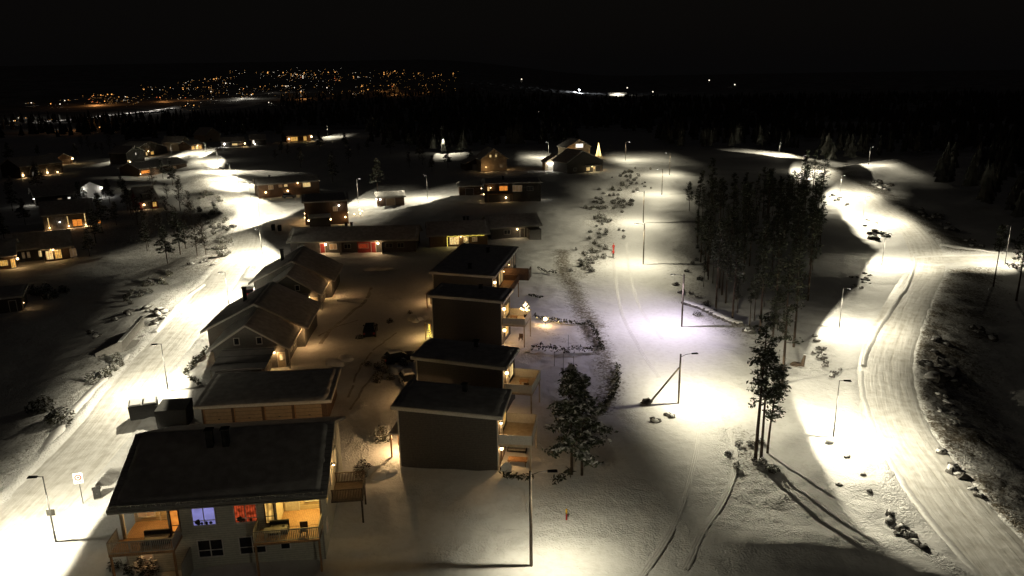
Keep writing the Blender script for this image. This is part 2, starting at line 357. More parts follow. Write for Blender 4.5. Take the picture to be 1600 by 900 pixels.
def axis_grid(lo, hi, step, far_lo, far_hi, g):
    a = list(np.arange(lo, hi+1e-6, step)); s = step
    while a[-1] < far_hi: s *= g; a.append(a[-1]+s)
    s = step; b = [lo]
    while b[-1] > far_lo: s *= g; b.append(b[-1]-s)
    return np.array(b[:0:-1]+a)
def make_ground():
    xs = axis_grid(-52, 58, .34, -9000, 9000, 1.045); ys = axis_grid(40, 118, .34, -60, 12000, 1.015)
    X, Y = np.meshgrid(xs, ys); nx, ny = len(xs), len(ys)
    Z, T, SC = hgt(X.ravel(), Y.ravel(), True)
    co = np.empty((nx*ny, 3), np.float32); co[:,0] = X.ravel(); co[:,1] = Y.ravel(); co[:,2] = Z
    i = np.arange(nx*ny).reshape(ny, nx); q = np.stack([i[:-1,:-1], i[:-1,1:], i[1:,1:], i[1:,:-1]], -1).reshape(-1, 4)
    me = bpy.data.meshes.new('ground'); me.vertices.add(len(co)); me.vertices.foreach_set('co', co.ravel())
    me.loops.add(q.size); me.loops.foreach_set('vertex_index', q.ravel().astype(np.int32))
    me.polygons.add(len(q)); me.polygons.foreach_set('loop_start', np.arange(0, q.size, 4, dtype=np.int32))
    me.polygons.foreach_set('use_smooth', np.ones(len(q), bool))
    a = me.attributes.new('trample', 'FLOAT', 'POINT'); a.data.foreach_set('value', T.astype(np.float32))
    a = me.attributes.new('scrub', 'FLOAT', 'POINT'); a.data.foreach_set('value', SC.astype(np.float32))
    me.materials.append(M['ground']); me.materials.append(M['hill'])
    yc = Y[:-1,:-1].ravel(); me.polygons.foreach_set('material_index', (yc > 620).astype(np.int32))
    me.update(calc_edges=True); me.validate()
    o = bpy.data.objects.new('ground', me); COL.objects.link(o); structure(o)
make_ground()

def ribbon(name, P, offs, m, z=0.0, follow=False, close=False, jitter=0.0):
    """a strip along polyline P; offs = [(across, up), ...] from left to right"""
    P = np.asarray(P); T = np.gradient(P, axis=0); T /= np.linalg.norm(T, axis=1)[:, None]; Nn = np.stack([T[:,1], -T[:,0]], 1)
    s = np.r_[0, np.cumsum(np.linalg.norm(np.diff(P, axis=0), axis=1))]
    k = len(offs); vs, uv = [], []
    for i, p in enumerate(P):
        j = jitter*vnoise(np.array([s[i]*.9]), np.array([3.3]))[0]*2 if jitter else 0
        for o, u in offs:
            x, y = p+Nn[i]*(o+j*.6); vs.append((x, y, z+u*(1+j)+(h1(x, y) if follow else 0))); uv.append((o, s[i]))
    fs = [(i*k+a, i*k+a+1, (i+1)*k+a+1, (i+1)*k+a) for i in range(len(P)-1) for a in range(k-1)]
    me = bpy.data.meshes.new(name); me.from_pydata(vs, [], fs); me.materials.append(M[m])
    l = me.uv_layers.new(name='UVMap'); me.polygons.foreach_set('use_smooth', [True]*len(fs))
    vi = np.empty(len(me.loops), np.int32); me.loops.foreach_get('vertex_index', vi)
    l.data.foreach_set('uv', np.array(uv, np.float32)[vi].ravel()); me.update()
    o = bpy.data.objects.new(name, me); COL.objects.link(o); return structure(o)
def dens(P, n=4): return spline(P, n)
def road_offs(W_): return [(-W_/2, -.03), (-W_/2+.3, .012), (-W_/4, .0), (0, .02), (W_/4, .0), (W_/2-.3, .012), (W_/2, -.03)]
ribbon('road', ROAD_A, road_offs(WA), 'road', .012); ribbon('road', ROAD_B, road_offs(WB), 'road', .012)
ribbon('road', BRANCH, road_offs(WBR), 'road', .004); ribbon('road', LANE, road_offs(WL), 'road', .004)
# ploughed windrows beside the roads
def windrow(P, off, hh, ww, jit=.25):
    P = dens(P, 4)
    return ribbon('snow_bank', P, [(off-ww, -.08), (off-ww*.45, hh*.55), (off-ww*.05, hh), (off+ww*.3, hh*.75), (off+ww*.55, -.08)], 'skit', 0, False, False, jit)
kerb = pxl((1428,398),(1427,420),(1412,455),(1385,495),(1360,535),(1347,572))
windrow(kerb, 0, .32, .55, .3); windrow(pxl((1344,580),(1348,620),(1368,680),(1398,735),(1428,780),(1468,830),(1508,876),(1560,945)), 0, .09, .6)
windrow(pxl((75,702),(118,640),(160,598),(200,556)), 0, .32, .9); windrow(pxl((243,520),(285,472),(318,446)), 0, .35, .9)
windrow(pxl((1130,0),)+[] if False else pxl((1470,383),(1520,391),(1565,398)), 0, .4, .8)
# ski tracks on the trail, tyre ruts in the yard
skoff = [(-.26, -.01), (-.20, .015), (-.15, .015), (-.13, -.005), (-.07, -.005), (-.05, .015), (.05, .015), (.07, -.005), (.13, -.005), (.15, .015), (.20, .015), (.26, -.01)]
for ps in (((958,400),(962,440),(972,490),(1000,545),(1030,590)), ((1000,905),(1050,825),(1080,740),(1092,660),(1075,600)), ((1125,640),(1148,700),(1140,760),(1100,830),(1070,890)), ((978,380),(985,430),(1000,480),(1035,530))):
    ribbon('ski_track', dens(pxl(*ps), 14), skoff, 'skit', .02, True)
for ps, ww in ((((502,540),(520,512),(548,490),(572,470),(580,450)), .28), (((498,528),(525,510),(560,500)), .16), (((545,620),(560,580),(585,545),(620,520)), .14), (((548,640),(572,600),(610,560)), .14),
               ):
    ribbon('tyre_rut', dens(pxl(*ps), 8), [(-ww, -.01), (-ww*.5, .0), (ww*.5, .0), (ww, -.01)], 'track', .02, True, False, .3)

# ------------------------------------------------------------------ buildings
class House:
    def __init__(s, name, label, cat, A, B, depth, group=None, z=None):
        s.W = math.dist(A, B); s.D = depth; ang = math.atan2(B[1]-A[1], B[0]-A[0])
        s.r = empty(name, (A[0], A[1], h1((A[0]+B[0])/2, (A[1]+B[1])/2) if z is None else z), ang); tag(s.r, label, cat, group)
    fo = 0.0
    def bx(s, mb, f, u0, u1, z0, z1, o0, o1, mi=0):
        if f == 'F': mb.box(u0, u1, s.fo-o1, s.fo-o0, z0, z1, mi)
        elif f == 'K': mb.box(u0, u1, s.D+o0, s.D+o1, z0, z1, mi)
        elif f == 'R': mb.box(s.W+o0, s.W+o1, u0, u1, z0, z1, mi)
        else: mb.box(-o1, -o0, u0, u1, z0, z1, mi)
    def pt(s, f, u, z, o): return {'F': (u, s.fo-o, z), 'K': (u, s.D+o, z), 'R': (s.W+o, u, z), 'L': (-o, u, z)}[f]
    def body(s, h, m, x0=0, x1=None, y0=0, y1=None):
        s.h = h; x1 = s.W if x1 is None else x1; y1 = s.D if y1 is None else y1
        return MB().box(x0, x1, y0, y1, -.8, h).build('wall', m, s.r)
    def gable(s, h, rise, m, roofm='roofsnow', axis='x', ov=.6, th=.28, x0=0, x1=None, y0=0, y1=None, trim='white', ridge=.5, notch=None):
        """walls up to h with gables; ridge along x (eaves face the camera) or along y (gable faces the camera)"""
        x1 = s.W if x1 is None else x1; y1 = s.D if y1 is None else y1; s.h = h; wl = MB()
        if axis == 'x':
            yr = y0+(y1-y0)*ridge
            if notch:                                  # corner loggias cut into the upper floor
                nw, nd, nz = notch; zt = h+rise*nd/(yr-y0)
                wl.box(x0, x1, y0, y1, -.8, nz); wl.prism([(x0+nw,y0,nz+.002),(x0+nw,y1,nz+.002),(x0+nw,y1,h),(x0+nw,yr,h+rise),(x0+nw,y0,h)], (x1-x0-2*nw,0,0))
                for a_ in (x0, x1-nw+.002): wl.prism([(a_,y0+nd,nz+.002),(a_,y1,nz+.002),(a_,y1,h),(a_,yr,h+rise),(a_,y0+nd,zt)], (nw-.002,0,0))
            else: wl.prism([(x0,y0,-.8),(x0,y1,-.8),(x0,y1,h),(x0,yr,h+rise),(x0,y0,h)], (x1-x0,0,0))
            k1, k2 = rise/(yr-y0), rise/(y1-yr); a, b, c = (y0-ov, h-ov*k1), (yr, h+rise), (y1+ov, h-ov*k2)
            f = lambda q, x, d=0: (x, q[0], q[1]+d)
            X0, X1 = x0-ov, x1+ov
        else:
            xr = x0+(x1-x0)*ridge
            wl.prism([(x0,y0,-.8),(x1,y0,-.8),(x1,y0,h),(xr,y0,h+rise),(x0,y0,h)], (0,y1-y0,0))
            k1, k2 = rise/(xr-x0), rise/(x1-xr); a, b, c = (x0-ov, h-ov*k1), (xr, h+rise), (x1+ov, h-ov*k2)
            f = lambda q, y, d=0: (q[0], y, q[1]+d)
            X0, X1 = y0-ov, y1+ov
        w_ = wl.build('wall', m, s.r)
        rf = MB()
        for p, q in ((a, b), (b, c)):
            rf.hexa([f(p,X0,.03), f(p,X1,.03), f(q,X1,.03), f(q,X0,.03)], [f(p,X0,th), f(p,X1,th), f(q,X1,th), f(q,X0,th)])
        ro = rf.build('roof', roofm, s.r)
        if trim:
            tb = MB()
            for p, q in ((a, b), (b, c)):
                for e, d in ((X0, -.07), (X1, .07)):
                    g0, g1 = min(e, e+d), max(e, e+d)
                    tb.hexa([f(p,g0,-.02), f(p,g1,-.02), f(q,g1,-.02), f(q,g0,-.02)], [f(p,g0,th-.03), f(p,g1,th-.03), f(q,g1,th-.03), f(q,g0,th-.03)])
            for p, sgn in ((a, -1), (c, 1)):
                e0, e1 = sorted((p[0]+.004*sgn, p[0]+.07*sgn))
                if axis == 'x': tb.box(X0, X1, e0, e1, p[1]-.02, p[1]+th-.04)
                else: tb.box(e0, e1, X0, X1, p[1]-.02, p[1]+th-.04)
            tb.build('fascia', trim, ro)
        if math.hypot(*s.r.location.xy) < 260:
            s.snow_layer([((f(p,X0,th), f(p,X1,th), f(q,X1,th), f(q,X0,th)) if axis == 'x' else (f(p,X0,th), f(q,X0,th), f(q,X1,th), f(p,X1,th))) for p, q in ((a, b), (b, c))], ro, int(s.W*10), .05 if roofm == 'rooftile' else .09)
        return ro
    def flat(s, hl, hr, hb=None, ov=.45, th=.32, roofm='roofsnow', trim='white', y1=None, h0=None):
        """low mono-pitch roof, height hl at the left eave, hr at the right"""
        y1 = s.D if y1 is None else y1; hb = hb if hb is not None else 0
        k = (hr-hl)/s.W; z = lambda x, y: hl+k*x+hb*y/s.D
        X0, X1, Y0, Y1 = -ov, s.W+ov, -ov, y1+ov
        C = [(X0,Y0),(X1,Y0),(X1,Y1),(X0,Y1)]
        rf = MB().hexa([(x,y,z(x,y)) for x, y in C], [(x,y,z(x,y)+th) for x, y in C]).build('roof', roofm, s.r)
        t = MB()
        def strip(p, q, nx, ny):
            a = [(p[0]+nx*.004, p[1]+ny*.004), (q[0]+nx*.004, q[1]+ny*.004), (q[0]+nx*.07, q[1]+ny*.07), (p[0]+nx*.07, p[1]+ny*.07)]
            t.hexa([(x,y,z(*o)-.04) for (x,y), o in zip(a, (p,q,q,p))], [(x,y,z(*o)+th-.05) for (x,y), o in zip(a, (p,q,q,p))])
        strip(C[0], C[1], 0, -1); strip((X1+.07,Y0-.07) if 0 else C[1], C[2], 1, 0); strip(C[3], C[0], -1, 0); strip(C[2], C[3], 0, 1)
        t.build('fascia', trim, rf)
        if math.hypot(*s.r.location.xy) < 260: s.snow_layer([[(x,y,z(x,y)+th) for x, y in C]], rf, int(s.W*10))
        return rf
    def snow_layer(s, quads, parent, seed=0, th=.09):
        mb = MB()
        for n_, (a, b, c, d) in enumerate(quads):
            a, b, c, d = map(Vector, (a, b, c, d)); nx = max(6, int((b-a).length/.45)); ny = max(4, int((d-a).length/.45)); vs = []
            for j in range(ny+1):
                for i in range(nx+1):
                    u, v = i/nx, j/ny; e = i in (0, nx) or j in (0, ny)
                    ju = .02+.035*TAB[(i*7+seed*31+n_) % 256, (j*5) % 256] if e else 0
                    u2, v2 = ju+u*(1-2*ju), min(1, max(0, v+(.03*(TAB[(i*3+seed) % 256, (n_+9) % 256]-.2) if j == 0 else -.03*TAB[(i*3+seed) % 256, 7] if j == ny else 0)))
                    p = (a*(1-u2)+b*u2)*(1-v2)+(d*(1-u2)+c*u2)*v2; h_ = .012 if e else th*(.55+1.1*TAB[(i+seed*13) % 256, (j+n_*17) % 256]*.5+.5*(vnoise(np.array([p.x*.8+seed]), np.array([p.y*.8]))[0]+.2))
                    vs.append((p.x, p.y, p.z+max(.012, h_)))
            mb.add(vs, [(j*(nx+1)+i, j*(nx+1)+i+1, (j+1)*(nx+1)+i+1, (j+1)*(nx+1)+i) for j in range(ny) for i in range(nx)], 0, True)
        return mb.build('roof_snow', 'roofsnow', parent)
    def win(s, f, u, z, w_, h, pane='glass', frame='white', mull=1, bar=0, name='window', items=0):
        fr = MB(); b = .09
        for q in ((u, u+b, z, z+h), (u+w_-b, u+w_, z, z+h)): s.bx(fr, f, *q, .004, .07)
        for q in ((u+b, u+w_-b, z, z+b), (u+b, u+w_-b, z+h-b, z+h)): s.bx(fr, f, *q, .004, .068)
        for i in range(mull): c = u+w_*(i+1)/(mull+1); s.bx(fr, f, c-.035, c+.035, z+b, z+h-b, .004, .06)
        if bar: s.bx(fr, f, u+b, u+w_-b, z+h*bar-.03, z+h*bar+.03, .004, .056)
        o = fr.build(name, frame, s.r); p = MB(); s.bx(p, f, u+.03, u+w_-.03, z+.03, z+h-.03, .003, .03); p.build('pane', pane, o)
        if items:
            q = random.Random(int(u*100))
            for i in range(items):
                c = MB(); uu = u+w_*(.15+.7*(i+q.random()*.6)/items); hh = q.uniform(.16,.5); y0_ = .045-s.fo if f == 'F' else .045
                c.lump(s.pt(f, uu, z+b+hh*.5, .05), (hh*.4, .015, hh*.5) if f in 'FK' else (.015, hh*.4, hh*.5), 0, .35, i); c.build('sill_plant', 'leaf', o)
        return o
    def door(s, f, u, z=0, w_=1.0, h=2.1, m='brown', frame='white', lit=None):
        d = MB(); s.bx(d, f, u, u+w_, z, z+h, .004, .05); o = d.build('door', m, s.r)
        t = MB(); s.bx(t, f, u-.09, u-.004, z, z+h+.09, .004, .08); s.bx(t, f, u+w_+.004, u+w_+.09, z, z+h+.09, .004, .08); s.bx(t, f, u, u+w_, z+h+.004, z+h+.09, .004, .078); t.build('door_frame', frame, o)
        k = MB(); s.bx(k, f, u+w_-.16, u+w_-.1, z+.95, z+1.1, .05, .1); k.build('handle', 'metal', o)
        if lit: g = MB(); s.bx(g, f, u+.2, u+w_-.2, z+1.0, z+h-.2, .05, .07); g.build('pane', lit, o)
        return o
    def lamp(s, f, u, z, watts=60, col=WARM, r=.13, out=.35, bulb='bulb', down=.05):
        b = MB(); s.bx(b, f, u-.05, u+.05, z+.02, z+.24, .0, .06); s.bx(b, f, u-.1, u+.1, z+r+.0, z+r+.05, .0, .3)
        o = b.build('wall_lamp', 'black', s.r); p = s.pt(f, u, z, .17)
        MB().lump(p, r, 0, 0, 1, 10, 7, smooth=True).build('bulb', bulb, o)
        if watts: point('lamp_light', s.pt(f, u, z-down, out), watts, col, s.r)
        return o
    def chimney(s, x, y, z0, z1, w_=.55, m='black', cap=True):
        c = MB().box(x-w_/2, x+w_/2, y-w_/2, y+w_/2, z0, z1)
        if cap: c.box(x-w_/2-.08, x+w_/2+.08, y-w_/2-.08, y+w_/2+.08, z1+.004, z1+.1)
        return c.build('chimney', m, s.r)
    def balcony(s, f, u0, u1, z, out, rail='white', deck='wood', posts=True, solid=.0, h=1.0, step=1.25, infill='slats'):
        d = MB(); s.bx(d, f, u0, u1, z-.18, z, .01, out); o = d.build('balcony', deck, s.r)
        r_ = MB(); t = .07
        def run(a, b, c0, c1): s.bx(r_, f, a, b, z+h-.08, z+h, c0, c1); s.bx(r_, f, a, b, z+.05, z+.12, c0, c1)
        run(u0, u1, out-t, out); run(u0, u0+t, .05, out-t-.004); run(u1-t, u1, .05, out-t-.004)
        n = max(2, int((u1-u0)/step)+1)
        for i in range(n): c = u0+(u1-u0-t)*i/(n-1); s.bx(r_, f, c, c+t, z+.13, z+h-.09, out-t+.002, out-.002)
        for c in np.linspace(.1, out-step*.6, max(2, int(out/step))):
            for e in (u0, u1-t): s.bx(r_, f, e+.002, e+t-.002, z+.13, z+h-.09, c, c+t)
        if infill == 'slats':
            for c in np.arange(u0+.12, u1-.1, .13): s.bx(r_, f, c, c+.06, z+.125, z+h-.085, out-t*.7, out-t*.35)
            for c in np.arange(.15, out-.1, .13):
                for e in (u0+t*.35, u1-t*.7): s.bx(r_, f, e, e+t*.3, z+.125, z+h-.085, c, c+.06)
        else:
            s.bx(r_, f, u0+.02, u1-.02, z+.125, z+h-.085, out-t*.62, out-t*.4)
            for e in (u0+t*.4, u1-t*.6): s.bx(r_, f, e, e+.016, z+.125, z+h-.085, .06, out-t)
        r_.build('railing', rail, o)
        if posts:
            for e in (u0+.02, u1-.16): p = MB(); s.bx(p, f, e, e+.14, -.6, z-.184, out-.2, out-.06); p.build('post', deck, o)
        return o
    def corner(s, h, m='white', which=((1, 0),), hs=None):
        for i, (a, b) in enumerate(which):
            x, y = (s.W if a else 0), (s.D if b else 0); e = .1; hh = hs[i] if hs else h
            MB().box(x-e if a else x-.03, x+.03 if a else x+e, y-.03 if not b else y-e, y+e if not b else y+.03, -.3, hh).build('corner_board', m, s.r)
    def awning(s, f, u0, u1, z, out, roofm='roofsnow', post='wood', posts=(0, 1)):
        d = MB(); s.bx(d, f, u0, u1, z, z+.2, .01, out); o = d.build('porch_roof', roofm, s.r)
        for k in posts:
            e = u0+.05 if k == 0 else u1-.19
            p = MB(); s.bx(p, f, e, e+.14, -.5, z-.003, out-.2, out-.06); p.build('post', post, o)
        return o

# --- 1: the big duplex at the lower left
A, B = at(203, 897), at(509, 872)
H = House('duplex_house', 'grey duplex house with dark roof, two chimneys and two lit balconies at lower left', 'house', A, B, 12.6)
ro = H.gable(5.55, 2.5, 'grey', 'rooftile', 'x', .55, .26, trim='trim', notch=(3.3, 2.3, 2.78))
g = MB()                                                   # snow guard and gutter along the eave
ez = 5.55-.55*2.5/6.3
g.tube([(-.5, -.68, ez+.05), (H.W+.5, -.68, ez+.05)], .075, 8); g.build('gutter', 'trim', ro)
g = MB()
for i in range(44): x = -.3+(H.W+.6)*i/43; g.box(x-.035, x+.035, -.50, -.46, ez+.27, ez+.46)
g.box(-.45, H.W+.45, -.51, -.45, ez+.464, ez+.53); g.build('snow_guard', 'trim', ro)
for x in (5.55, 6.75): H.chimney(x, 4.6, 6.2, 9.0, .5)
H.corner(5.3, 'trim', ((0,0),(1,0)))
W_ = H.W
H.win('F', 5.0, 3.45, 1.75, 1.6, 'w_blue', 'white', 1, .28, items=4)
H.win('F', 8.0, 3.45, 1.75, 1.6, 'w_red', 'white', 1, .25, items=3)
H.win('F', 5.1, .75, 1.9, 1.55, 'glass', 'white', 1, .4); H.win('F', 8.1, .75, 2.0, 1.55, 'glass', 'white', 1, .4)
H.win('F', 11.1, .9, .8, .8, 'glass', 'white', 0); H.win('F', 3.45, 3.1, .7, 1.9, 'w_org', 'brown', 0, .3)
H.win('F', W_-4.15, 3.2, .75, 1.85, 'w_warm', 'brown', 0, .35)
# lit corner loggias: lining, windows, door, decks
for x0, x1 in ((0, 3.3), (W_-3.3, W_)):
    ln = MB().box(x0+.004, x1-.004, 2.26, 2.296, 2.79, 6.3)
    xs_ = x1 if x0 == 0 else x0; ln.box(*((xs_-.036, xs_-.004) if x0 == 0 else (xs_+.004, xs_+.036)), .02, 2.25, 2.79, 5.5); ln.build('loggia_lining', 'beige', H.r)
    MB().box(x0+.05, x1-.05, .02, 2.255, 2.784, 2.81).build('loggia_floor', 'wood', H.r)
MB().box(W_-.12, W_-.004, .01, 2.25, 2.815, 5.42).build('loggia_side_wall', 'grey', H.r)
H.fo = 2.26
H.win('F', .25, 3.15, 1.35, 1.75, 'w_dim', 'white', 1, .45); H.door('F', 1.95, 2.82, .85, 2.1, 'beige', 'white', 'w_yel')
H.win('F', W_-1.6, 3.5, 1.4, 1.35, 'w_yel', 'white', 1, .3, items=4); H.door('F', W_-3.0, 2.82, .9, 2.1, 'white', 'white', 'w_yel')
H.lamp('F', 1.75, 5.15, 100, (1.0, .60, .20), .08, .6); H.lamp('F', W_-1.1, 5.2, 330, (1.0, .70, .2), .16, .5)
H.fo = 0
H.balcony('F', -.35, 4.15, 2.8, 1.9, 'trim', 'wood', True)
H.balcony('F', 9.7, W_+.05, 2.8, 1.9, 'trim', 'wood', True)
for x in (.12,): MB().box(x-.07, x+.07, .05, .19, 2.812, 5.42).build('roof_post', 'white', H.r)
H.lamp('F', 1.6, 2.2, 10, (1.0, .55, .2), .06, .5); H.win('F', 1.0, .3, .9, 1.9, 'w_dim', 'white', 0)
tr_ = MB().box(4.55, 4.62, -2.2, -.02, -.3, 1.75); tr_.build('privacy_screen', 'trim', H.r)
for u, z, h_, pn in ((2.3, 3.0, 1.7, 'w_warm'), (5.2, 3.0, 1.5, 'w_yel'), (8.2, 3.1, 1.6, 'w_yel')): H.win('R', u, z, .9, h_, pn, 'white', 0)
H.win('R', 1.2, 1.0, .9, 1.2, 'w_dim', 'white', 0)
H.balcony('R', 4.7, 7.6, 1.9, 2.6, 'postwood', 'postwood', True, infill='slats'); H.lamp('R', 6.6, 4.2, 70, (1.0, .56, .2), .09, .9)
H.lamp('K', 3.0, 2.6, 60, (1.0, .68, .38), .08, 1.2); H.lamp('K', 10.0, 2.6, 60, (1.0, .68, .38), .08, 1.2)
st = MB()
for i in range(7): st.box(W_+.3, W_+1.5, 7.65+i*.28, 7.95+i*.28, 1.72-i*.27, 1.78-i*.27)
st.build('stair', 'postwood', H.r)
def at_house(Hh, x, y, z=0):
    c, s_ = math.cos(Hh.r.rotation_euler.z), math.sin(Hh.r.rotation_euler.z)
    return Hh.r.location.x+x*c-y*s_, Hh.r.location.y+x*s_+y*c, Hh.r.location.z+z
DUP = H

# --- 2: garage row behind it
H = House('garage_row', 'low row of four garages with tan doors behind the grey duplex', 'garage', at(318,667), at(513,657), 6.9)
H.body(2.45, 'brown'); H.flat(2.5, 2.5, .45, .55, .3)
for i in range(4):
    u = .35+i*(H.W-.5)/4; d = MB(); H.bx(d, 'F', u, u+(H.W-.5)/4-.45, 0, 2.15, .004, .06); o = d.build('garage_door', 'door', H.r)
    k = MB(); H.bx(k, 'F', u+1.3, u+1.5, .9, .97, .06, .12); k.build('handle', 'metal', o)
    t = MB(); H.bx(t, 'F', u-.14, u-.004, 0, 2.3, .004, .09); t.build('door_post', 'wood', H.r)
GAR = H

# --- 3 and 4: the two gabled bungalows along the left road
def bungalow(label, dx, dy, n):
    Hh = House('gabled_bungalow', label, 'house', (-38.0+dx, 88.6+dy), (-29.2+dx, 89.4+dy), 17.0)
    Hh.gable(3.1, 2.9, 'ash', 'roofsnow', 'y', .75, .26, 0, None, 0, 9.0)
    Hh.gable(3.25, 3.3, 'ash', 'roofsnow', 'y', .7, .26, -2.9, Hh.W+1.1, 7.5, 18.0, ridge=.52)
    for u in (2.6, 5.4): Hh.win('F', u, 3.35, .75, 1.0, 'glass', 'white', 0)
    # open lean-to in front of the gable
    lean = MB().hexa([(1.2,-6.0,2.25),(Hh.W-1.1,-6.0,2.25),(Hh.W-1.1,-.05,2.75),(1.2,-.05,2.75)], [(1.2,-6.0,2.43),(Hh.W-1.1,-6.0,2.43),(Hh.W-1.1,-.05,2.93),(1.2,-.05,2.93)]).build('lean_to_roof', 'rooftile', Hh.r)
    for x in (1.25, Hh.W-1.25): MB().box(x-.08, x+.08, -5.9, -5.74, -.4, 2.24).build('post', 'white', lean)
    MB().box(1.5, Hh.W-1.9, -5.0, -.02, -.4, 2.2).build('storage_wall', 'ash', lean)
    MB().box(Hh.W+.55, Hh.W+.7, -.72, -.58, -.4, 2.6).build('porch_post', 'white', Hh.r)
    Hh.door('F', Hh.W-.95, .1, .85, 2.0, 'beige', 'white', 'w_yel')
    Hh.lamp('F', Hh.W-1.35, 2.2, 70, WARM, .14, .4)
    Hh.win('R', 3.0, 1.0, 1.2, 1.2, 'w_dim', 'white'); Hh.lamp('R', 7.0, 2.3, 150, WARM, .08, 1.8)
    Hh.lamp('L', 5.0, 2.3, 16, WARM, .08, .6)
    Hh.win('R', 5.3, 1.0, 1.0, 1.2, 'glass', 'white'); Hh.win('L', 1.0, 1.0, 1.2, 1.2, 'glass', 'white')
    Hh.chimney(1.0, 13.2, 5.0, 7.4, .5)
    return Hh
bungalow('gabled bungalow with lit corner porch just behind the garage row', 0, 0, 0)
bungalow('gabled bungalow with lit corner porch between its twin and the long row house', -2.2, 25.6, 1)

# --- 5: the long staggered row house
H = House('row_house', 'long dark terraced row with two lamps and red door, left half of the row', 'house', at(455,397), at(650,393), 9.5)
H.gable(2.75, 2.0, 'dark', 'roofsnow', 'x', .6, .26, trim='trim')
W_ = H.W
H.lamp('F', 7.6, 2.0, 110, (1.0,.64,.32), .24, 1.0); H.lamp('F', 18.9, 2.0, 110, (1.0,.64,.32), .24, 1.0)
H.win('F', 8.4, .8, 1.6, 1.3, 'w_dim', 'white'); H.door('F', 6.4, .1, .95, 2.05, 'red', 'white')
d = MB(); H.bx(d, 'F', 14.4, 18.4, -.3, 2.5, .002, .03); d.build('red_wall_panel', 'red', H.r)
H.door('F', 17.4, .1, .95, 2.05, 'red', 'white'); H.win('F', 14.6, .9, 2.2, 1.1, 'w_red', 'trim', 0)
for u in (1.5, 11.5, 20.5, 23.0): H.win('F', u, .9, 1.5, 1.1, 'glass', 'trim')
for x in (11.2, 12.4): H.chimney(x, 5.6, 4.2, 5.6, .5)
for u in (10.9, 19.9): d = MB(); H.bx(d, 'F', u, u+.12, -.3, 2.3, .0, 1.6); d.build('dividing_screen', 'dark', H.r)
ROW = H
H = House('row_house', 'terraced row house with yellow fairy lights along its porch eave', 'house', at(672,387), at(762,383), 9.5)
H.gable(2.75, 2.0, 'brown', 'roofsnow', 'x', .6, .26, trim='trim')
H.win('F', 4.3, .4, 2.2, 1.8, 'w_yel', 'white', 1, .5); H.door('F', 7.6, .1, .95, 2.05, 'white', 'white', 'w_yel'); H.win('F', 9.4, .9, 1.2, 1.1, 'w_dim', 'white')
H.lamp('F', 6.9, 2.2, 60, (1.0, .75, .3), .1, .8, 'bulb')
fl = MB()
for i in range(30): fl.lump((3.9+i*.28, -.72, 2.42+.05*math.sin(i*1.3)), .06, 0, 0, i, 5, 4)
for i in range(9): fl.lump((3.85, -.72, .3+i*.24), .06, 0, 0, i, 5, 4)
fl.build('light_string', 'fairyy', H.r); MB().box(3.78, 3.92, -.66, -.52, -.4, 2.2).build('porch_post', 'white', H.r)
for x in (8.2, 9.0): H.chimney(x, 5.6, 4.2, 5.6, .5)
H = House('row_house', 'terraced row house with a single porch lamp at the right end of the row', 'house', (-4.6, 168.2), (6.6, 171.0), 9.0)
H.gable(2.7, 1.9, 'dark', 'roofsnow', 'x', .6, .26, trim='trim')
H.lamp('F', 6.2, 2.0, 40, (1.0,.7,.4), .18, .7); H.door('F', 6.9, .1, .95, 2.05, 'dark', 'white'); H.win('F', 3.0, .9, 1.6, 1.1, 'glass', 'trim'); H.win('F', 9.0, .9, 1.4, 1.1, 'glass', 'trim')
MB().box(8.4, 11.2, -3.0, -.02, -.4, 2.2).build('shed', 'dark', H.r)

# --- 6: four dark flat-roofed houses with lit balconies on the right side
def box_house(label, A, B, D, hl, hr, seed):
    Hh = House('terraced_house', label, 'house', A, B, D)
    MB().hexa([(0,0,-.8),(Hh.W,0,-.8),(Hh.W,D,-.8),(0,D,-.8)], [(0,0,hl),(Hh.W,0,hr),(Hh.W,D,hr),(0,D,hl)]).build('wall', 'dark', Hh.r)
    Hh.flat(hl, hr, 0, .42, .34); Hh.corner(5, 'white', ((1,0),(0,0)), (hr-.06, hl-.06))
    return Hh
H = C = box_house('nearest of the dark flat-roofed houses, with white trim and a lit balcony', (-10.9,63.6), (-1.5,62.2), 5.4, 6.05, 5.55, 1)
H.chimney(5.6, 4.2, 5.9, 6.9, .45)
H.balcony('R', .15, 4.9, 2.75, 3.1, 'white', 'deck', True, infill='panel')
H.lamp('R', .8, 4.6, 55, WARM, .12, .5); H.lamp('R', .8, 2.0, 70, WARM, .16, .5)
H.door('R', 1.3, 2.78, .95, 2.1, 'white', 'white', 'w_yel'); H.win('R', 2.8, 3.2, 1.6, 1.5, 'w_warm', 'white')
H.win('R', 1.6, .3, 2.2, 1.9, 'w_dim', 'brown', 1); H.win('R', 4.2, .6, .9, 1.4, 'w_dim', 'white', 0)
H.awning('L', 1.6, 4.2, 2.35, 1.5); H.lamp('L', 2.6, 2.0, 520, (1.0, .62, .28), .17, 1.1); H.door('L', 2.9, .1, .95, 2.05, 'brown', 'white', 'w_yel')
H.win('L', .4, 3.4, 1.2, 1.2, 'w_dim', 'white')
H = Dh = box_house('second dark flat-roofed house, half hidden behind the nearest one', (-10.6,75.9), (-1.1,73.6), 5.4, 6.05, 5.6, 2)
H.chimney(5.6, 4.4, 5.9, 6.9, .45); H.balcony('R', .3, 4.9, 2.75, 3.1, 'white', 'deck', True, infill='panel')
H.lamp('R', 1.0, 4.7, 65, WARM, .18, .5); H.door('R', 1.4, 2.78, .95, 2.1, 'white', 'white', 'w_yel'); H.win('R', 2.8, 3.2, 1.6, 1.5, 'w_yel', 'white')
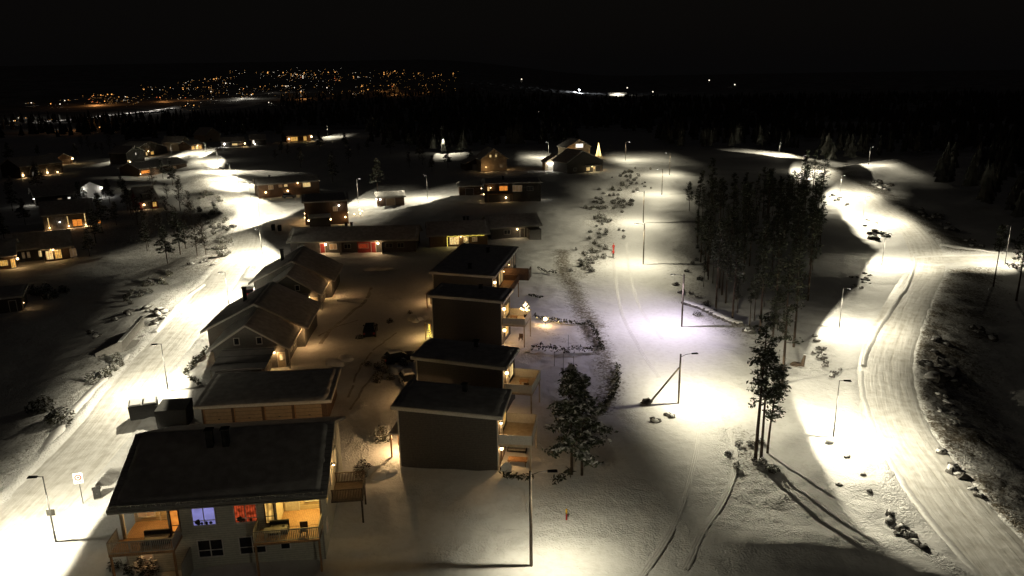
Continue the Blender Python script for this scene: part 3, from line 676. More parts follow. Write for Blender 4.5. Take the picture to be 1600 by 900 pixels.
H.lamp('R', 1.0, 2.0, 25, WARM, .1, .5); H.lamp('L', 3.0, 2.0, 190, WARM, .12, 1.3); H.awning('L', 1.6, 4.2, 2.35, 1.4)
H = Eh = box_house('dark flat-roofed house with a glowing ornament tree on its balcony', (-11.2,98.7), (-1.5,96.6), 5.6, 6.6, 6.2, 3)
H.chimney(5.9, 4.6, 6.4, 7.2, .45); H.balcony('R', .3, 5.0, 2.9, 3.2, 'white', 'deck', True, infill='panel')
H.lamp('R', .9, 5.0, 55, WARM, .2, .5); H.lamp('R', .9, 1.9, 60, WARM, .22, .5); H.lamp('R', 4.5, 2.0, 25, WARM, .14, 1.2)
H.door('R', 1.3, 2.93, .95, 2.1, 'white', 'white', 'w_yel'); H.win('R', 2.8, 3.4, 1.6, 1.5, 'w_warm', 'white'); H.win('R', 2.2, .5, 1.8, 1.7, 'w_warm', 'white')
H.awning('L', .6, 3.0, 2.3, 1.5); H.lamp('L', 3.4, 3.3, 14, WARM, .1, .5); H.awning('L', 3.2, 4.6, 4.6, .9, posts=())
H.lamp('L', 1.4, 1.9, 170, (1.0,.58,.22), .05, 1.6)
H = Fh = box_house('long dark flat-roofed house with a timber screen, farthest of the flat-roofed four', (-12.6,114.2), (-3.0,112.4), 21, 6.1, 5.7, 4)
for q in ((5.4, 3.0), (5.8, 15.0)): H.chimney(*q, 5.9, 7.0, .5)
H.lamp('R', .7, 4.7, 50, WARM, .2, .5); H.win('R', 1.2, 3.2, 1.4, 1.6, 'w_yel', 'white'); H.balcony('R', .3, 9.0, 2.9, 2.6, 'brown', 'wood', True, infill='slats')
for u in (4.6, 6.4): H.win('R', u, 3.1, 1.2, 2.0, 'w_yel', 'white')
H.lamp('R', 8.2, 4.6, 40, WARM, .08, .6)
d = MB(); H.bx(d, 'R', 9.2, 9.35, 2.9, 5.0, .05, 4.2); H.bx(d, 'R', 9.35, 12.2, 2.9, 4.6, 4.05, 4.2); d.build('timber_screen', 'brown', H.r)
for u in (14.5, 16.4, 18.6): H.win('R', u, 3.1, 1.1, 2.0, 'w_dim', 'white')
H.win('R', 3.0, .4, 1.8, 1.8, 'w_dim', 'white'); H.lamp('R', 13.0, 4.6, 18, WARM, .07, .6)
H.awning('L', .6, 3.0, 2.3, 1.5); H.lamp('L', 4.0, 2.0, 170, WARM, .08, 1.4); H.lamp('L', 14.0, 2.0, 130, WARM, .08, 1.4)

# --- 7: houses farther back. Each is placed by the ends of the front facing the camera.
def far_house(label, a, b, D, h, rise, m, axis='x', feats=(), roofm='roofsnow', name='detached_house', cat='house', ov=.5, flatroof=False, ridge=.5):
    Hh = House(name, label, cat, at(*a), at(*b), D)
    if flatroof: Hh.body(h, m); Hh.flat(h+.02, h+.02, rise, ov, .3)
    else: Hh.gable(h, rise, m, roofm, axis, ov, .26, ridge=ridge)
    for q in feats:
        k = q[0]
        if k == 'w': Hh.win(*q[1:])
        elif k == 'l': Hh.lamp(*q[1:])
        elif k == 'd': Hh.door(*q[1:])
        elif k == 'c': Hh.chimney(*q[1:])
        elif k == 'b': Hh.balcony(*q[1:])
    return Hh
w, l, d_, c_, b_ = 'w', 'l', 'd', 'c', 'b'
X = far_house('brown house with two pairs of wall lamps beside the left road', (405,310), (500,303), 11, 4.2, 1.4, 'brown', 'x',
  ((l,'F',2.2,1.6,40,WARM,.24,.6),(l,'F',9.2,1.6,40,WARM,.24,.6),(l,'F',12.6,4.0,25,WARM,.22,.5),(w,'F',6.5,2.9,1.1,.9,'w_dim'),(w,'F',8.2,2.9,1.1,.9,'w_yel'),(w,'F',14.2,2.4,2.6,1.5,'w_yel'),(w,'F',3.2,2.4,1.6,1.4,'w_dim'),(c_,4.5,5.5,5,6.4)))
X = far_house('dark cube house with lit side wall and small front annex', (478,352), (545,348), 10, 6.0, .5, 'brown', 'x',
  ((l,'L',2.0,1.8,70,WARM,.15,.9),(l,'L',7.5,2.0,70,WARM,.15,.9),(w,'L',4.0,3.6,1.4,1.6,'w_warm'),(w,'L',1.0,.5,1.4,1.8,'w_yel'),(l,'F',8.8,4.9,12,NEUT,.2,.4,'bulbw'),(l,'F',10.2,1.7,35,WARM,.18,.8),(w,'F',7.2,3.4,1.2,1.2,'w_dim'),(l,'R',4,2.2,40,NEUT,.1,1.0)), flatroof=True)
X.body(2.6, 'dark', 1.0, 6.2, -4.6, -.02); MB().box(.8, 6.4, -4.9, -.03, 2.61, 2.9).build('annex_roof', 'roofsnow', X.r)
X.lamp('F', 1.2, 2.0, 0, WARM, .001) if 0 else None
point('lamp_light', (1.0-.6, -4.4, 2.0), 35, WARM, X.r); point('lamp_light', (6.9, -4.2, 2.0), 30, WARM, X.r)
for q in (.86, 6.34): MB().lump((q, -4.2, 2.0), .2, 0, 0, 1, 8, 6).build('wall_lamp', 'bulb', X.r)
X = far_house('small garage with two lamps beside the bright side street', (590,322), (632,320), 7, 2.6, 1.0, 'brown', 'x',
  ((l,'L',1.2,1.9,30,NEUT,.2,.7,'bulbw'),(l,'F',.9,2.0,30,NEUT,.22,.6,'bulbw'),(d_,'F',2.6,0,2.6,2.1,'door')), name='garage', cat='garage')
X = far_house('dark two-storey house with orange balcony and tall front windows in mid distance', (757,316), (845,314), 9, 5.6, .2, 'dark', 'x',
  ((b_,'F',1.0,8.5,2.7,2.0,'postwood','wood',True,.0,1.0,1.3,'panel'),(w,'F',4.6,3.0,2.6,1.9,'w_org'),(l,'F',2.0,4.4,25,AMBER,.12,.6),(w,'F',1.0,3.1,.6,1.6,'w_yel','white',0),(w,'F',8.6,3.0,3.0,2.0,'w_dim','white',2),(l,'F',6.6,1.3,18,WARM,.26,.5),(l,'R',3,2,25,NEUT,.1,1.2),(l,'L',1.5,2.2,30,WARM,.14,.9),(w,'F',13.0,3.2,2.0,1.4,'glass'),(c_,6,5,5.6,7.2)), flatroof=True)
X = far_house('low garage attached left of the dark house with the orange balcony', (718,306), (752,305), 8, 2.9, .2, 'brown', 'x', ((d_,'F',2.0,0,2.6,2.2,'dark'),(l,'R',1.0,2.0,20,WARM,.14,.5)), name='garage', cat='garage', flatroof=True)
X = far_house('pale cream gabled house glowing above the back street', (752,268), (792,266), 10, 5.0, 4.0, 'beige', 'y',
  ((w,'F',3.6,5.6,.9,1.1,'w_yel'),(w,'F',6.0,5.6,.9,1.1,'w_yel'),(w,'F',8.0,1.2,1.2,1.3,'w_dim'),(l,'F',2.0,1.8,90,WARM,.1,2.5),(l,'R',2.5,2.2,60,WARM,.1,1.5),(w,'R',4.0,.8,2.4,1.5,'w_warm')))
X = far_house('dark garage with two bright corner lamps below the cream gabled house', (728,266), (764,264), 8, 2.8, 2.2, 'brown', 'y', ((l,'R',.4,2.0,45,WARM,.3,.6),(l,'F',9.0,1.8,45,WARM,.34,.6),(d_,'F',3.0,0,3.2,2.2,'white')), name='garage', cat='garage')
X = far_house('small gabled garage with a dazzling row of eave lights', (852,266), (886,265), 8, 3.2, 2.8, 'beige', 'y', ((w,'F',4.2,4.3,.8,1.0,'glass'),(d_,'F',1.2,0,6.6,2.3,'white')), name='garage', cat='garage')
fl = MB()
for i in range(8): fl.lump((1.0+i*1.05, -.5, 2.75), .26, 0, 0, i, 6, 5); 
fl.build('eave_lights', 'bulbw', X.r)
for q in (2.2, 6.4): point('lamp_light', (q, -1.0, 2.6), 150, NEUT, X.r)
X = far_house('dark gabled house with glowing yellow porch at the end of the ski trail', (886,271), (942,267), 12, 4.4, 4.2, 'dark', 'y',
  ((w,'F',8.8,.6,1.6,1.4,'w_yel'),(d_,'F',12.0,.1,1.0,2.1,'beige','white','w_yel'),(l,'F',11.4,2.2,60,(1,.75,.35),.12,1.2),(l,'R',3.0,2.6,60,WARM,.12,1.0),(w,'F',3.0,.8,1.4,1.3,'glass')), ridge=.42)
X.awning('F', 8.2, 14.6, 2.7, 2.2, 'roofsnow', 'wood')
X = far_house('beige gabled house with one brilliant upstairs window behind the small garage', (886,249), (922,247), 10, 5.5, 3.4, 'beige', 'y', ((w,'F',4.4,5.0,4.0,2.0,'w_wht'),(l,'F',3.0,4.2,60,WARM,.1,1.5),(w,'F',2.0,1.0,1.6,1.3,'w_dim')))
# far left hamlet
X = far_house('dark house with bright yellow doorway between the left road and far hamlet', (205,242), (262,234), 12, 4.0, 4.5, 'dark', 'y', ((w,'F',8.0,1.0,2.2,1.8,'w_yel'),(w,'F',12.2,1.0,1.2,1.8,'w_yel'),(w,'F',16.5,1.0,2.6,1.8,'w_warm'),(l,'F',14.5,3.2,60,WARM,.25,.8)))
X = far_house('dark low house with long orange window band left of the road end', (218,268), (292,258), 12, 3.2, 2.4, 'brown', 'x', ((w,'F',.8,.9,4.6,1.4,'w_org','brown',2),(l,'F',.2,.9,12,WARM,.16,.6),(w,'F',15.5,1.0,1.6,1.4,'w_dim'),(w,'F',18.5,1.0,2.0,1.4,'w_dim')))
X = far_house('small white gabled house at the top end of the left road', (284,234), (297,232), 12, 4.6, 3.0, 'beige', 'y', ((w,'F',2.0,4.0,.8,.9,'glass'),(l,'R',3.0,2.4,60,WARM,.2,1.2)))
X = far_house('warm lit terrace house right of the small white gable at the road end', (298,235), (318,233), 10, 3.2, 2.2, 'brown', 'x', ((w,'F',.8,.5,2.0,2.0,'w_warm'),(w,'F',3.6,.5,2.0,2.0,'w_yel'),(w,'F',6.2,.5,1.6,2.0,'w_warm'),(l,'F',5,2.4,90,WARM,.2,1.2)))
X = far_house('dark gabled house with a small lit porch beyond the road end', (322,222), (345,220), 12, 5.0, 4.4, 'beige', 'y', ((l,'R',2.0,2.4,60,NEUT,.1,1.5),(w,'F',3.0,1.0,1.6,1.4,'glass')))
X = far_house('long low house with bright white porch lamp beyond the road end', (347,230), (380,229), 10, 3.0, 2.4, 'dark', 'x', ((l,'F',1.6,1.8,70,NEUT,.5,.8,'bulbw'),(w,'F',6,.8,3.2,1.2,'w_yel'),(l,'F',13.5,1.8,50,WARM,.4,.8),(w,'F',9.6,.8,2.2,1.2,'w_dim')))
X = far_house('dark house with one white window near the road end', (392,228), (416,227), 10, 3.6, 2.8, 'dark', 'x', ((w,'F',1.2,1.0,1.2,2.2,'w_wht'),(l,'F',2.6,.8,30,NEUT,.2,.6,'bulbw')))
X = far_house('lone house with three glowing orange arches at the edge of the dark wood', (448,222), (486,220), 12, 4.2, 3.0, 'brown', 'x', ((w,'F',2.6,.6,4.8,2.8,'w_warm','brown',2),(w,'F',11.2,.6,2.2,2.8,'w_warm','brown',1),(l,'F',1.6,2.2,110,WARM,.5,1.0),(l,'F',16.6,3.0,110,WARM,.55,1.0)))
X = far_house('far left house with two bright lamps and three lit ground-floor columns', (32,271), (98,263), 12, 5.2, 3.2, 'dark', 'x', ((l,'F',.9,1.4,50,WARM,.34,.7),(w,'F',.6,.4,.7,2.2,'w_yel'),(w,'F',5.4,.4,.6,2.0,'w_wht'),(w,'F',8.2,.4,.5,2.0,'w_yel'),(l,'F',12.6,1.2,90,WARM,.3,.6),(w,'F',12.3,.6,.6,2.4,'w_yel'),(l,'F',17.6,.9,30,WARM,.25,.5)))
X = far_house('dark far left garage with two round white lamps under its eave', (30,255), (52,252), 8, 3.4, 1.4, 'dark', 'x', ((l,'F',1.4,2.2,50,NEUT,.5,.8),(l,'F',6.6,2.0,50,NEUT,.5,.8)), name='garage', cat='garage')
X = far_house('far left gabled garage with a warm lamp at each eave corner', (86,252), (113,249), 9, 3.0, 2.4, 'brown', 'y', ((l,'F',1.0,2.4,60,WARM,.4,1.0),(l,'F',10.0,2.4,60,WARM,.4,1.0),(d_,'F',3.0,0,5.0,2.3,'door')), name='garage', cat='garage')
X = far_house('white gabled garage lit by two cold white lamps on the left', (126,301), (158,298), 8, 3.4, 2.0, 'white', 'y', ((l,'F',.8,3.0,70,(1,.97,.9),.3,.9,'bulbw'),(l,'F',6.8,3.0,70,(1,.97,.9),.3,.9,'bulbw'),(d_,'F',1.6,0,4.6,2.3,'white')), name='garage', cat='garage')
X = far_house('dark house with three tall uplit wall strips on the left', (68,348), (146,341), 12, 4.2, 2.8, 'dark', 'x', ((w,'F',1.0,.3,.35,3.2,'w_yel','brown',0),(w,'F',5.6,.3,.4,3.2,'w_yel','brown',0),(w,'F',9.8,.3,.4,3.6,'w_yel','brown',0),(w,'F',6.8,.4,2.4,2.0,'w_org','brown',1),(l,'F',1.2,.7,60,WARM,.14,.5),(l,'F',5.8,.7,60,WARM,.14,.5),(l,'F',10.0,.7,60,WARM,.18,.5),(l,'F',3.8,2.0,12,NEUT,.14,.4,'bulbw'),(w,'F',13.0,.6,.8,1.8,'w_org')))  # the three tall narrow glowing panes stand in for lamplight up the wall
X = far_house('dark long-roofed house with row of small white windows behind the uplit house', (55,312), (120,306), 11, 3.4, 2.6, 'dark', 'x', ((w,'F',6.4,1.6,1.4,.6,'w_dim'),(w,'F',9.4,1.6,.9,.7,'w_wht'),(w,'F',13.0,1.6,1.2,.5,'w_wht'),(l,'R',2,2.4,60,NEUT,.16,1.0,'bulbw'),(l,'L',2,2.4,60,NEUT,.16,1.6,'bulbw')))
X = far_house('small red-brown cottage with white dormer window among dark birches', (218,317), (246,314), 9, 2.8, 3.8, 'red', 'x', ((l,'F',1.2,1.5,40,(1,.6,.3),.28,.6),(w,'F',3.8,.5,1.3,1.6,'w_warm','brown'),(w,'F',.6,.4,.5,1.4,'w_dim')))
X.body(4.9, 'dark', 1.0, 3.4, -.1, 3.0); X.win('F', 1.3, 3.4, .7, 1.2, 'w_wht') ; X.win('F', 2.3, 3.4, .7, 1.2, 'w_wht'); MB().box(.8, 3.6, -.4, 3.2, 4.91, 5.15).build('dormer_roof', 'roofsnow', X.r)
X = far_house('house at the left edge with a lamp over its rounded porch', (-28,408), (22,403), 11, 2.9, 2.6, 'brown', 'x', ((l,'F',6.4,2.0,70,WARM,.22,.9),(w,'F',3.0,.7,1.5,1.3,'w_warm'),(w,'F',5.0,.1,.9,2.0,'w_warm')))
X = far_house('dark house with two lit window pairs at the left edge', (28,394), (64,390), 10, 2.9, 2.6, 'dark', 'x', ((w,'F',.6,.8,.6,1.4,'w_dim'),(w,'F',1.6,.8,.6,1.4,'w_dim'),(w,'F',3.8,.7,.7,1.5,'w_yel'),(w,'F',5.0,.7,.6,1.7,'w_dim')))
X = far_house('house with glazed warm conservatory end, left of the dark birch slope', (68,393), (112,388), 11, 3.0, 2.8, 'brown', 'x', ((w,'F',.3,.4,1.4,2.1,'w_yel'),(w,'F',2.0,.4,1.4,2.1,'w_warm'),(l,'F',1.8,2.6,50,WARM,.14,.8),(w,'F',5.0,.4,1.4,2.0,'w_dim')))
X = far_house('dark shed at far left edge beside the open snowfield', (-30,473), (32,466), 6, 2.6, .4, 'dark', 'x', ((l,'R',1.0,1.2,8,WARM,.06,.8),(d_,'F',4.0,0,1.0,2.0,'dark')), flatroof=True, name='shed', cat='shed')
X = far_house('tall dark house with small white lights left of the orange band house', (198,250), (226,246), 10, 5.6, 3.0, 'dark', 'y', ((w,'F',6.8,4.0,.7,1.2,'w_wht'),(l,'F',2.0,1.0,30,NEUT,.24,.6),(w,'F',.2,1.2,2.0,.8,'w_yel')))

# ------------------------------------------------------------------ street lamps
def lum_nodes(ld, back, fwd, along, spill, strength=1.0, col=(1,.95,.80), soft=.07, bow=.06, p=.7, f0=.4, u0=-.35):
    """road luminaire: throws light along the road and forward, sharply cut off behind"""
    ld.use_nodes = True; N, L = ld.node_tree.nodes, ld.node_tree.links; em = N['Emission']
    tc = N.new('ShaderNodeTexCoord'); sp = N.new('ShaderNodeSeparateXYZ'); L.new(tc.outputs['Normal'], sp.inputs[0])
    def mth(op, a, b=None, c=None, cl=False):
        n = N.new('ShaderNodeMath'); n.operation = op; n.use_clamp = cl
        for i, q in enumerate((a, b, c)):
            if q is None: continue
            if isinstance(q, (int, float)): n.inputs[i].default_value = q
            else: L.new(q, n.inputs[i])
        return n.outputs[0]
    def mr(x, a, b, c, d_):
        n = N.new('ShaderNodeMapRange'); n.interpolation_type = 'SMOOTHSTEP'; L.new(x, n.inputs[0])
        for i, q in enumerate((a, b, c, d_)): n.inputs[i+1].default_value = q
        return n.outputs[0]
    dz = mth('MAXIMUM', mth('MULTIPLY', sp.outputs[2], -1), .02)
    tx, ty = mth('DIVIDE', sp.outputs[0], dz), mth('DIVIDE', sp.outputs[1], dz)
    ty2 = mth('MULTIPLY', ty, ty)
    edge = mth('SUBTRACT', tx, mth('MULTIPLY', ty2, bow))                 # the back edge bows round
    cut = mr(edge, -back-soft, -back+soft, 0, 1)
    f_ = mr(tx, fwd*f0, fwd, 1, 0); a_ = mr(mth('ABSOLUTE', ty), along*.35, along, 1, 0)
    up = mr(mth('MULTIPLY', sp.outputs[2], -1), u0, .08, 0, 1)
    main = mth('MULTIPLY', mth('MULTIPLY', mth('MULTIPLY', cut, f_), a_), mth('POWER', mth('MAXIMUM', dz, .16), -2*p))   # more light at the flatter angles
    val = mth('MULTIPLY', mth('ADD', mth('MULTIPLY', main, 1-spill), spill), up)
    L.new(mth('MULTIPLY', val, strength), em.inputs['Strength']); em.inputs['Color'].default_value = (*col, 1)
L_ROAD = bpy.data.lights.new('street_light', 'POINT'); L_ROAD.energy = 5600; L_ROAD.shadow_soft_size = .07; L_ROAD.color = (1, .95, .82)
lum_nodes(L_ROAD, .52, 2.3, 6.5, .04, p=.42, f0=.5, bow=.012, soft=.09)
L_FAR = bpy.data.lights.new('street_light_strong', 'POINT'); L_FAR.energy = 6800; L_FAR.shadow_soft_size = .07; L_FAR.color = (1, .95, .82)
L_FARB = bpy.data.lights.new('street_light_bend', 'POINT'); L_FARB.energy = 8500; L_FARB.shadow_soft_size = .07; L_FARB.color = (1, .95, .82)
lum_nodes(L_FARB, .8, 2.4, 8, .04, p=.7, f0=.5, bow=.008, soft=.2)
lum_nodes(L_FAR, .7, 2.8, 8, .04, p=.7, f0=.5, bow=.01, soft=.2)
L_NEAR = bpy.data.lights.new('trail_light_shielded', 'POINT'); L_NEAR.energy = 3900; L_NEAR.shadow_soft_size = .1; L_NEAR.color = (1, .95, .80)
lum_nodes(L_NEAR, .9, 30, 30, .09, soft=.5, bow=.0, p=-1.5, u0=-.8)
L_WIDE = bpy.data.lights.new('trail_light_wide', 'POINT'); L_WIDE.energy = 4300; L_WIDE.shadow_soft_size = .1; L_WIDE.color = (1, .95, .80)
lum_nodes(L_WIDE, .9, 6.5, 10, .05, soft=.8, bow=.0, p=.5, u0=-.8)
L_FILL = bpy.data.lights.new('added_fill_light', 'POINT'); L_FILL.energy = 1900; L_FILL.shadow_soft_size = .1; L_FILL.color = (1, .96, .84)  # fill light of an added, unseen pole
lum_nodes(L_FILL, 30, 30, 30, .1, p=0, u0=-.8)
L_TRAIL = bpy.data.lights.new('trail_light', 'POINT'); L_TRAIL.energy = 4700; L_TRAIL.shadow_soft_size = .1; L_TRAIL.color = (1, .95, .80)
lum_nodes(L_TRAIL, 1.0, 4.0, 6.5, .08, soft=.7, bow=.03, p=.6)
L_TRAILV = bpy.data.lights.new('trail_light_violet', 'POINT'); L_TRAILV.energy = 4300; L_TRAILV.shadow_soft_size = .1; L_TRAILV.color = (.96, .90, 1.0)
lum_nodes(L_TRAILV, .9, 4.2, 5.0, .06, col=(.97, .90, 1), soft=.5, bow=.1, p=.4)

def lamp_parts(root, h, arm, wood):
    if wood:
        MB().tube([(0,0,-.6),(0,0,h*.5),(0,0,h)], [.13,.115,.095], 9).build('pole', 'postwood', root)
        MB().tube([(0,0,h-.35),(arm*.45,0,h-.08),(arm,0,h)], .03, 6).build('arm', 'metal', root)
    else:
        MB().tube([(0,0,-.5),(0,0,.9),(0,0,.95),(0,0,h)], [.085,.085,.065,.045], 9).build('pole', 'metal', root)
        MB().tube([(0,0,h-.03),(arm,0,h+.03)], .03, 6).build('arm', 'metal', root)
    z = h+(.0 if wood else .03)
    hd = MB().hexa([(arm-.12,-.12,z-.07),(arm+.62,-.17,z-.05),(arm+.62,.17,z-.05),(arm-.12,.12,z-.07)], [(arm-.1,-.07,z+.05),(arm+.55,-.11,z+.06),(arm+.55,.11,z+.06),(arm-.1,.07,z+.05)]).build('lamp_head', 'black', root)
    MB().box(arm+.05, arm+.5, -.1, .1, z-.078, z-.062).build('lens', 'led', hd)
def mk_lamp(name, label, cat, x, y, ang, h=5.8, arm=.5, wood=False, light=None, k=1.0, group=None):
    r_ = empty(name, (x, y, h1(x, y)), ang); tag(r_, label, cat, group); lamp_parts(r_, h, arm, wood)
    lo = bpy.data.objects.new('lamp_light', light or (L_TRAIL if wood else L_ROAD)); COL.objects.link(lo); lo.parent = r_; lo.location = (arm+.28, 0, h-.16)
    return r_
def toward(P, x, y):
    i = int(np.argmin(np.hypot(P[:,0]-x, P[:,1]-y))); return math.atan2(P[i][1]-y, P[i][0]-x)
G = 'street lamps along the left road'
for px, py, lb in ((88,849,'street lamp with a small plate on its pole beside the lower left road'), (263,612,'street lamp on the left road just above the waste containers'), (358,478,'street lamp on the left road beside the far gabled bungalow'),
                   (410,400,'street lamp at the road widening beside the left end of the row house'), (406,345,'street lamp between the brown lamp-lit house and the left road'), (392,313,'sixth street lamp up the left road counted from the camera'),
                   (373,289,'seventh street lamp up the left road counted from the camera'), (361,279,'eighth street lamp up the left road counted from the camera'), (350,267,'ninth street lamp up the left road counted from the camera'),
                   (340,252,'tenth street lamp up the left road counted from the camera'), (322,239,'street lamp at the very top of the left road')):
    x, y = at(px, py); r_ = mk_lamp('street_lamp', lb, 'street lamp', x, y, toward(ROAD_A, x, y), light=L_FAR if py < 500 else None, group=G)
    if px == 88: MB().box(-.32, .32, -.1, -.07, 2.3, 2.85).build('plate', 'trim', r_)
r_ = mk_lamp('street_lamp', 'street lamp on the left road below the picture', 'street lamp', -34.2, 21, pi, group=G)
G = 'street lamps along the right road'
for px, py, lb in ((1302,683,'nearest street lamp on the right road, beside the lone pines'), (1311,513,'second street lamp on the right road, above the boulder scatter'), (1378,413,'street lamp on the right road left of the side road junction'),
                   (1348,345,'street lamp on the right road above the first dark rocks'), (1312,305,'street lamp on the right road beside the pines at the far bend'), (1253,268,'street lamp half hidden behind the pines at the far bend'), (1217,243,'street lamp lighting the far end of the right road')):
    x, y = at(px, py); mk_lamp('street_lamp', lb, 'street lamp', x, y, toward(ROAD_B, x, y), 6.1, light=L_FARB if py < 380 else None, group=G)
x, y = at(1570,413); mk_lamp('street_lamp', 'tall street lamp on the side road at the right edge', 'street lamp', x, y, 1.75, 7.5, group=G)
x, y = at(1357,258); mk_lamp('street_lamp', 'thin street lamp on the distant lane at upper right', 'street lamp', x, y, toward(LANE, x, y), 7.5, group=G)
G = 'lamp poles along the ski trail'
for px, py, lb, ang, h_, ll in ((830,885,'wooden lamp pole standing in the snow at bottom centre','R',7.9,L_NEAR), (1065,510,'wooden lamp pole left of the snow-topped stone row','L',8.0,L_TRAILV),
     (1005,413,'wooden lamp pole right of the two skiers','L',8.2,None), (1005,348,'wooden lamp pole in line behind the one by the skiers','L',8.2,None), (1034,304,'wooden lamp pole fifth up the ski trail','L',8.2,None),
     (1046,274,'wooden lamp pole at the top of the ski trail','L',8.4,None), (977,250,'wooden lamp pole near the dark gabled house with yellow porch','R',8.4,None)):
    x, y = at(px, py); mk_lamp('lamp_pole', lb, 'lamp pole', x, y, 0 if ang == 'R' else pi, h_, 1.35, True, ll, group=G)
mk_lamp('lamp_pole', 'added lamp pole out of view that brightens the duplex front', 'lamp pole', 2, 13, .3, 8.3, 1.35, True, L_FILL, group=G)  # unseen pole, added only to brighten the duplex front and foreground
x, y = at(1060,630); r_ = mk_lamp('lamp_pole', 'short wooden lamp pole held by a slanting timber brace', 'lamp pole', x, y, .1, 5.9, 1.35, True, L_WIDE, group=G)
MB().tube([(-3.3,.6,-.2),(-.1,0,4.3)], [.12,.10], 8).build('brace', 'postwood', r_)
MB().lump((-3.5,.6,.1), (.7,.5,.45), 0, .3, 5).build('footing_stone', 'rock', r_)
G = 'street lamps in the back streets'
for px, py, lb, ang in ((668,312,'street lamp on the bright side street right of the small garage', 2.6), (560,318,'street lamp on the side street left of the small garage', 0), (857,246,'street lamp on the back street above the cream gabled house', pi), (690,240,'street lamp shining on snow inside the dark wood', 0),
                        (190,243,'street lamp lighting the white patch in the far left hamlet', 0), (268,242,'street lamp beside the white patch left of the road end', 0), (512,214,'street lamp right of the lone house with glowing arches', 0)):
    x, y = at(px, py); mk_lamp('street_lamp', lb, 'street lamp', x, y, ang, 7.5, .5, group=G)

# ------------------------------------------------------------------ trees
def quad_leaf(mb, c, s, q, mi, flat=False):
    a = Vector((q.gauss(0,1), q.gauss(0,1), q.gauss(0,.25 if flat else .7))).normalized()
    b = (Vector((0,0,1)) if flat else Vector((q.gauss(0,1), q.gauss(0,1), q.gauss(0,1)))).cross(a).normalized()
    a, b = a*s, b*s*q.uniform(.3, .6); c = Vector(c)
    mb.add([c-a, c+b*.8-a*.1, c+a, c-b], [(0,1,2,3)], mi)
def pine(seed, h, c0, rad, snow=.12, nl=44, bend=.5, tuft=9, prof='pine', size=.34):
    q = random.Random(seed); tr, cr = MB(), MB()
    bx, by = q.uniform(-bend, bend), q.uniform(-bend, bend)
    ax = lambda t: Vector((bx*t*t, by*t*t*math.cos(t*2), t*h))
    r0 = .011*h+.03
    tr.tube([ax(t)-Vector((0,0,.5 if t == 0 else 0)) for t in np.linspace(0, 1, 9)], [r0*(1-.85*t) for t in np.linspace(0, 1, 9)], 7)
    for i in range(nl):
        t = c0+(1-c0)*(i+q.random())/nl; k = (t-c0)/(1-c0)
        ln = rad*((.35+.65*math.sin(pi*min(1, k*.9+.15)))*(1-k*.55) if prof == 'pine' else (1.05-k)*.95+.12)*(q.uniform(.55, 1.15) if prof == 'pine' else q.uniform(.4, 1.3))
        a = q.uniform(0, 2*pi); up = (q.uniform(-.05, .55) if prof == 'pine' else q.uniform(-.45, -.05))
        p0 = ax(t); d = Vector((math.cos(a), math.sin(a), up)); p1 = p0+d*ln; pm = p0+d*ln*.5+Vector((0,0,-.08*ln))
        tr.tube([p0, pm, p1], [.018*ln+.012, .012*ln+.01, .008], 4, cap=False)
        for j in range(max(2, int(ln*2.6))):
            f = q.uniform(.3, 1.05); c = p0+(p1-p0)*f+Vector((q.gauss(0,.16), q.gauss(0,.16), q.gauss(.02,.12)))
            n = tuft
            for _ in range(n): quad_leaf(cr, c+Vector((q.gauss(0,.22), q.gauss(0,.22), q.gauss(0,.13))), size*q.uniform(.6,1.2), q, 0)
            if q.random() < snow*5: 
                for _ in range(int(1+snow*9)): quad_leaf(cr, c+Vector((q.gauss(0,.2), q.gauss(0,.2), .2+q.gauss(0,.07))), size*q.uniform(.5,.95)*(1.5 if snow > .3 else 1), q, 1, snow < .3 or q.random() < .45)
    return tr, cr
def pine_thing(name, label, cat, x, y, args, group=None, z=None):
    r_ = empty(name, (x, y, h1(x, y) if z is None else z)); tag(r_, label, cat, group)
    t, c = pine(*args[0], **args[1]); t.build('trunk', 'bark', r_); c.build('crown', ['needle', 'snow'], r_); return r_
protos = []
def forest():
    poly = pxl((1092,440),(1120,492),(1180,520),(1212,556),(1238,520),(1262,455),(1285,392),(1290,352),(1250,332),(1180,337),(1098,347),(1082,385))
    def inside(x, y):
        r_ = False
        for (x0, y0), (x1, y1) in zip(poly, poly[1:]+poly[:1]):
            if (y0 > y) != (y1 > y) and x < (x1-x0)*(y-y0)/(y1-y0)+x0: r_ = not r_
        return r_
    xs, ys = [p[0] for p in poly], [p[1] for p in poly]; pts = []; q = random.Random(11); tries = 0
    while len(pts) < 132 and tries < 60000:
        tries += 1; x, y = q.uniform(min(xs), max(xs)), q.uniform(min(ys), max(ys))
        dens_ = 2.6+max(0, (y-150)*.012)
        if inside(x, y) and all(math.hypot(x-a, y-b) > dens_ for a, b in pts): pts.append((x, y))
    lb = 'tall slender pine in the dense dark stand between the ski trail and the right road'
    for i, (x, y) in enumerate(pts):
        if i < 6:
            o = pine_thing('pine_tree', lb, 'tree', x, y, ((100+i, 13.0+i*.5, .44+.04*(i % 3), 1.9), dict(snow=.16, nl=36, tuft=10, size=.24)), 'pines in the dark stand'); protos.append(o)
        else:
            o = copy_tree(protos[i % 6]); o.location = (x, y, h1(x, y))
        o.rotation_euler.z = q.uniform(0, 6.28); s_ = q.choice((q.uniform(.34,.6), q.uniform(.55,.9), q.uniform(.75,1.15)))*(1.05 if x > 60 else .92); o.scale = (s_*q.uniform(.9, 1.15),)*2+(s_,)
forest()
